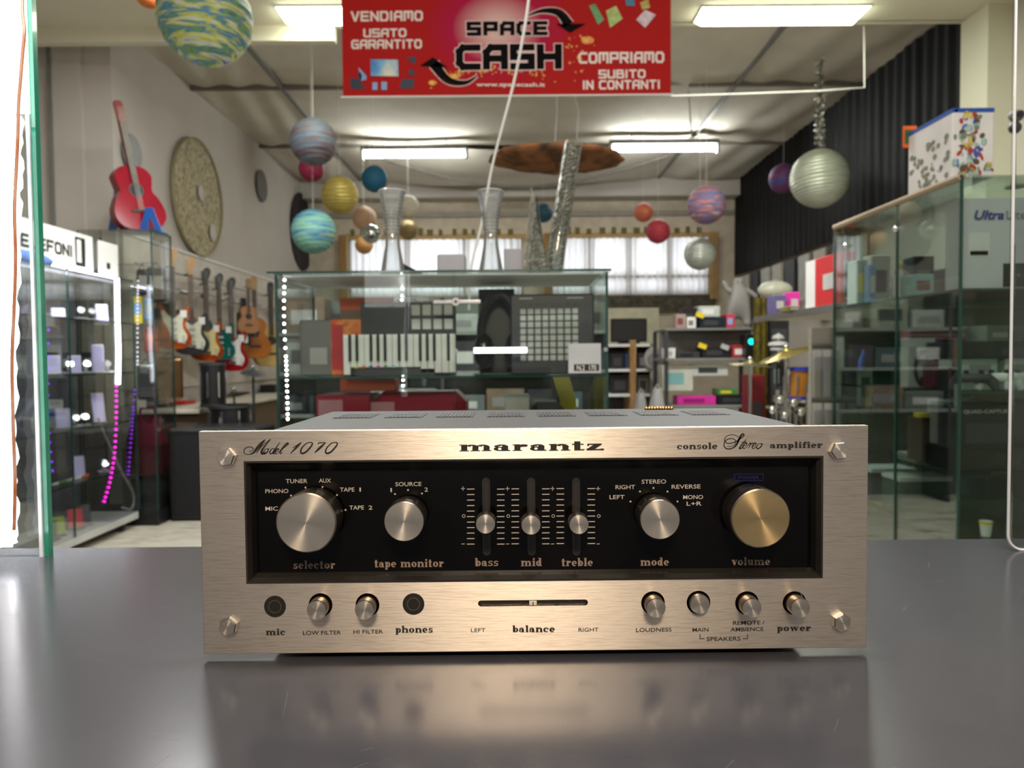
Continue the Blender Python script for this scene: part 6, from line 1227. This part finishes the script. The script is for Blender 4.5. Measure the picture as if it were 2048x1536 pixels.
skin('figure_body', [(0, 0, .16), (0, 0, .27), (0, 0, .35), (0, 0, .40), (-.07, 0, .10), (-.075, -.02, .02), (.07, 0, .10), (.075, -.02, .02), (-.09, 0, .33), (-.13, 0, .42), (.10, 0, .32), (.17, 0, .27), (-.03, 0, .44), (.03, 0, .44)], [(0, 1), (1, 2), (2, 3), (0, 4), (4, 5), (0, 6), (6, 7), (2, 8), (8, 9), (2, 10), (10, 11), (3, 12), (3, 13)], [.085, .08, .05, .05, .045, .03, .045, .03, .028, .02, .028, .02, .012, .012], mat('silver_grey_plush', (140, 138, 134), .6), t)
MB().sphere((-.02, -.05, .405), .007, 8, 6).sphere((.02, -.05, .405), .007, 8, 6).build('eyes', M_dark, t, world=False)
# hanging mustard cloth, pale lamp
t = thing('mustard_cloth', 'dark mustard pleated cloth hanging right of the rack', 'cloth', tuple(P(1527, 720, 6.0))); zz_ = P(1527, 595, 6.0).z-P(1527, 720, 6.0).z
t.location.z = 0; base = P(1527, 595, 6.0).z
MB().grid(lambda u, v: (-.085+.17*u, .03*math.sin(u*22), .0+base*v), 40, 4).build('cloth', mat('mustard_velvet', (96, 84, 16), .8, var=.4, scale=20), t, True, world=False)
a, b = P(1517, 580, 6.45), P(1586, 580, 6.45); c = P(1550, 580, 6.45); t = thing('pale_lampshade', 'pale rounded white lampshade above the drum kit', 'lamp', (c.x, 6.45, c.z)); MB().sphere((0, 0, 0), (b.x-a.x)/2, 24, 12, (1, .7, .55)).build('shade', mat('milk_glass', (196, 196, 178), .25), t, True, world=False); MB().lathe([(.03, .055), (.035, .07), (.02, .085), (.0001, .09)], n=20).build('cap', M_lgrey, t, True, world=False)
MB().cyl((0, .0, -.06), (0, 0, -c.z), .008, n=8).build('stand_pole', M_dark, t, world=False); MB().cyl((0, 0, -c.z), (0, 0, -c.z+.02), .12, n=24).build('stand_base', M_dark, t, world=False)
# amber drum kit
drum(1580, 738, 1632, 796, 4.9, mat('amber_shell', (176, 120, 40), .25, col2=(120, 60, 14), scale=3), mat('blue_rim', (40, 50, 150), .3), 'amber drum with a blue rim right of the rack')
drum(1552, 728, 1576, 776, 5.1, M_black, M_dark, 'small dark cylinder drum beside the amber drum')
drum(1545, 800, 1618, 850, 5.4, M_black, M_chrome, 'black floor drum with chrome fittings under the amber drum')
M_cym = mat('cymbal_brass', (200, 180, 100), .25, .9)
cymbal(1572, 706, 5.0, .19, M_cym, 'tilted brass cymbal above the amber drum', (0, -.33, 0))
cymbal(1500, 728, 5.3, .15, mat('pale_cymbal', (190, 180, 140), .3, .9), 'flat pale cymbal left of the tilted one', (.03, .08, 0))
for y, r in ((672, .045), (688, .07), (698, .06)):
    c = P(1556, y, 5.15)
c = P(1556, 700, 5.6); t = thing('bell_stack', 'stack of white round bells on a pole above the drums', 'bells', (c.x, 5.6, 0)); MB().cyl((0, 0, 0), (0, 0, c.z+.13), .01, n=10).build('pole', M_chrome, t, world=False)
for dz, r in ((.0, .06), (.035, .075), (.085, .045)): MB().lathe([(r, c.z+dz), (r*.9, c.z+dz+.02), (r*.3, c.z+dz+.034), (.0001, c.z+dz+.036)], n=24).build('bell', M_lgrey, t, True, world=False)
carton(1500, 750, 1530, 850, 5.5, .2, mat('maroon_box', (110, 16, 24), .5), 'maroon box standing behind the drum kit', zb=0, decals=((.2, .6, .8, .8, M_dark, 'label_print'),))
carton(1540, 640, 1578, 700, 5.95, .2, M_black, 'black speaker behind the bells', 'loudspeaker', 'speaker', zb=0, decals=((.1, .1, .9, .95, M_dark, 'speaker_grille'),))
for i, (x, y) in enumerate(((1588, 806), (1560, 800), (1545, 820), (1602, 824), (1570, 830))):
    c = P(x, y, 4.75); t = thing('drum_clamp', ['bright', 'left', 'lowest left', 'right', 'lower middle'][i]+' chrome clamp on the drum kit hardware', 'clamp', (c.x, c.y, 0), 0, 'chrome clamps of the drum kit')
    MB().sphere((0, 0, c.z), .022, 12, 8, (1, 1, 1.2)).cyl((-.04, 0, c.z+.02), (.04, 0, c.z+.02), .009, n=10).build('clamp_body', M_chrome, t, True, world=False); MB().cyl((0, 0, 0), (0, 0, c.z), .008, n=8).build('tube', M_chrome, t, world=False)
# mirror bracket seen through the acrylic guard at upper right
c = P(2032, 250, 2.5); t = thing('desk_microphone', 'pair of grey round camera heads on a thin stem on the right showcase', 'camera', (c.x, 2.5, RZ)); hh = c.z-RZ
MB().cyl((0, 0, 0), (-.004, 0, hh), .003, n=8).build('stem', M_grey, t, world=False); MB().sphere((.0, 0, hh+.03), .025, 16, 10, (1, .8, .8)).build('upper_head', M_grey, t, True, world=False); MB().sphere((-.01, -.01, hh-.012), .02, 16, 10).build('lower_head', M_dark, t, True, world=False); MB().cyl((0, -.018, hh+.03), (0, -.024, hh+.03), .012, n=16).build('lens', M_blackg, t, world=False); MB().cyl((0, 0, 0), (0, 0, .006), .03, n=20).build('foot', M_dark, t, world=False)

# low display gondola with boxed goods seen through the central case
gd = thing('display_gondola', 'long grey display rack with mixed dark boxes seen through the central glass case', 'rack', (-.5, 5.6, 0))
GS = [E-.42, E-.10, E+.20]
for z in GS: MB().bbox(-1.75, .72, 5.6, 5.95, z-.025, z, .003, 1).build('gondola_shelf', mat('gondola_grey', (120, 124, 118), .5), gd)
MB().box(-1.75, .72, 5.95, 5.98, 0, E+.46).build('gondola_back', mat('gondola_back', (96, 100, 92), .6), gd)
for x in (-1.76, -.52, .71): MB().box(x, x+.02, 5.6, 5.98, 0, E+.46).build('gondola_side', M_dark, gd)
random.seed(31)
gc = [((30, 32, 36), 'black'), ((92, 96, 96), 'grey'), ((150, 156, 150), 'pale grey'), ((50, 70, 76), 'slate'), ((110, 92, 74), 'brown'), ((128, 134, 120), 'sage'), ((60, 44, 50), 'plum')]
for k, z in enumerate(GS):
    x = -1.70; q = 0
    while x < .55 and q < 9:
        wq = random.uniform(.14, .30); hq = random.uniform(.12, .27)
        if -.54 < x+wq and x < -.49: x = -.49
        c_, n_ = gc[(q*3+k*2) % 7]; t = thing('shelf_box', '%s box, %s from the left on the %s shelf of the grey display rack' % (n_, ['first', 'second', 'third', 'fourth', 'fifth', 'sixth', 'seventh', 'eighth', 'ninth'][q], ['lowest', 'middle', 'top'][k]), 'box', (x+wq/2, 5.64, z+.0005), 0, 'boxes on the grey display rack')
        MB().bbox(-wq/2, wq/2, 0, .24, 0, hq, .004, 1).build('box_body', mat('goods_'+n_.replace(' ', '_'), c_, .5, var=.15), t, world=False)
        MB().box(-wq*.35, wq*.3, -.001, 0, hq*.25, hq*.65).build('front_print', [M_grey, M_dark, M_lgrey][(q+k) % 3], t, world=False)
        x += wq+random.uniform(.01, .06); q += 1
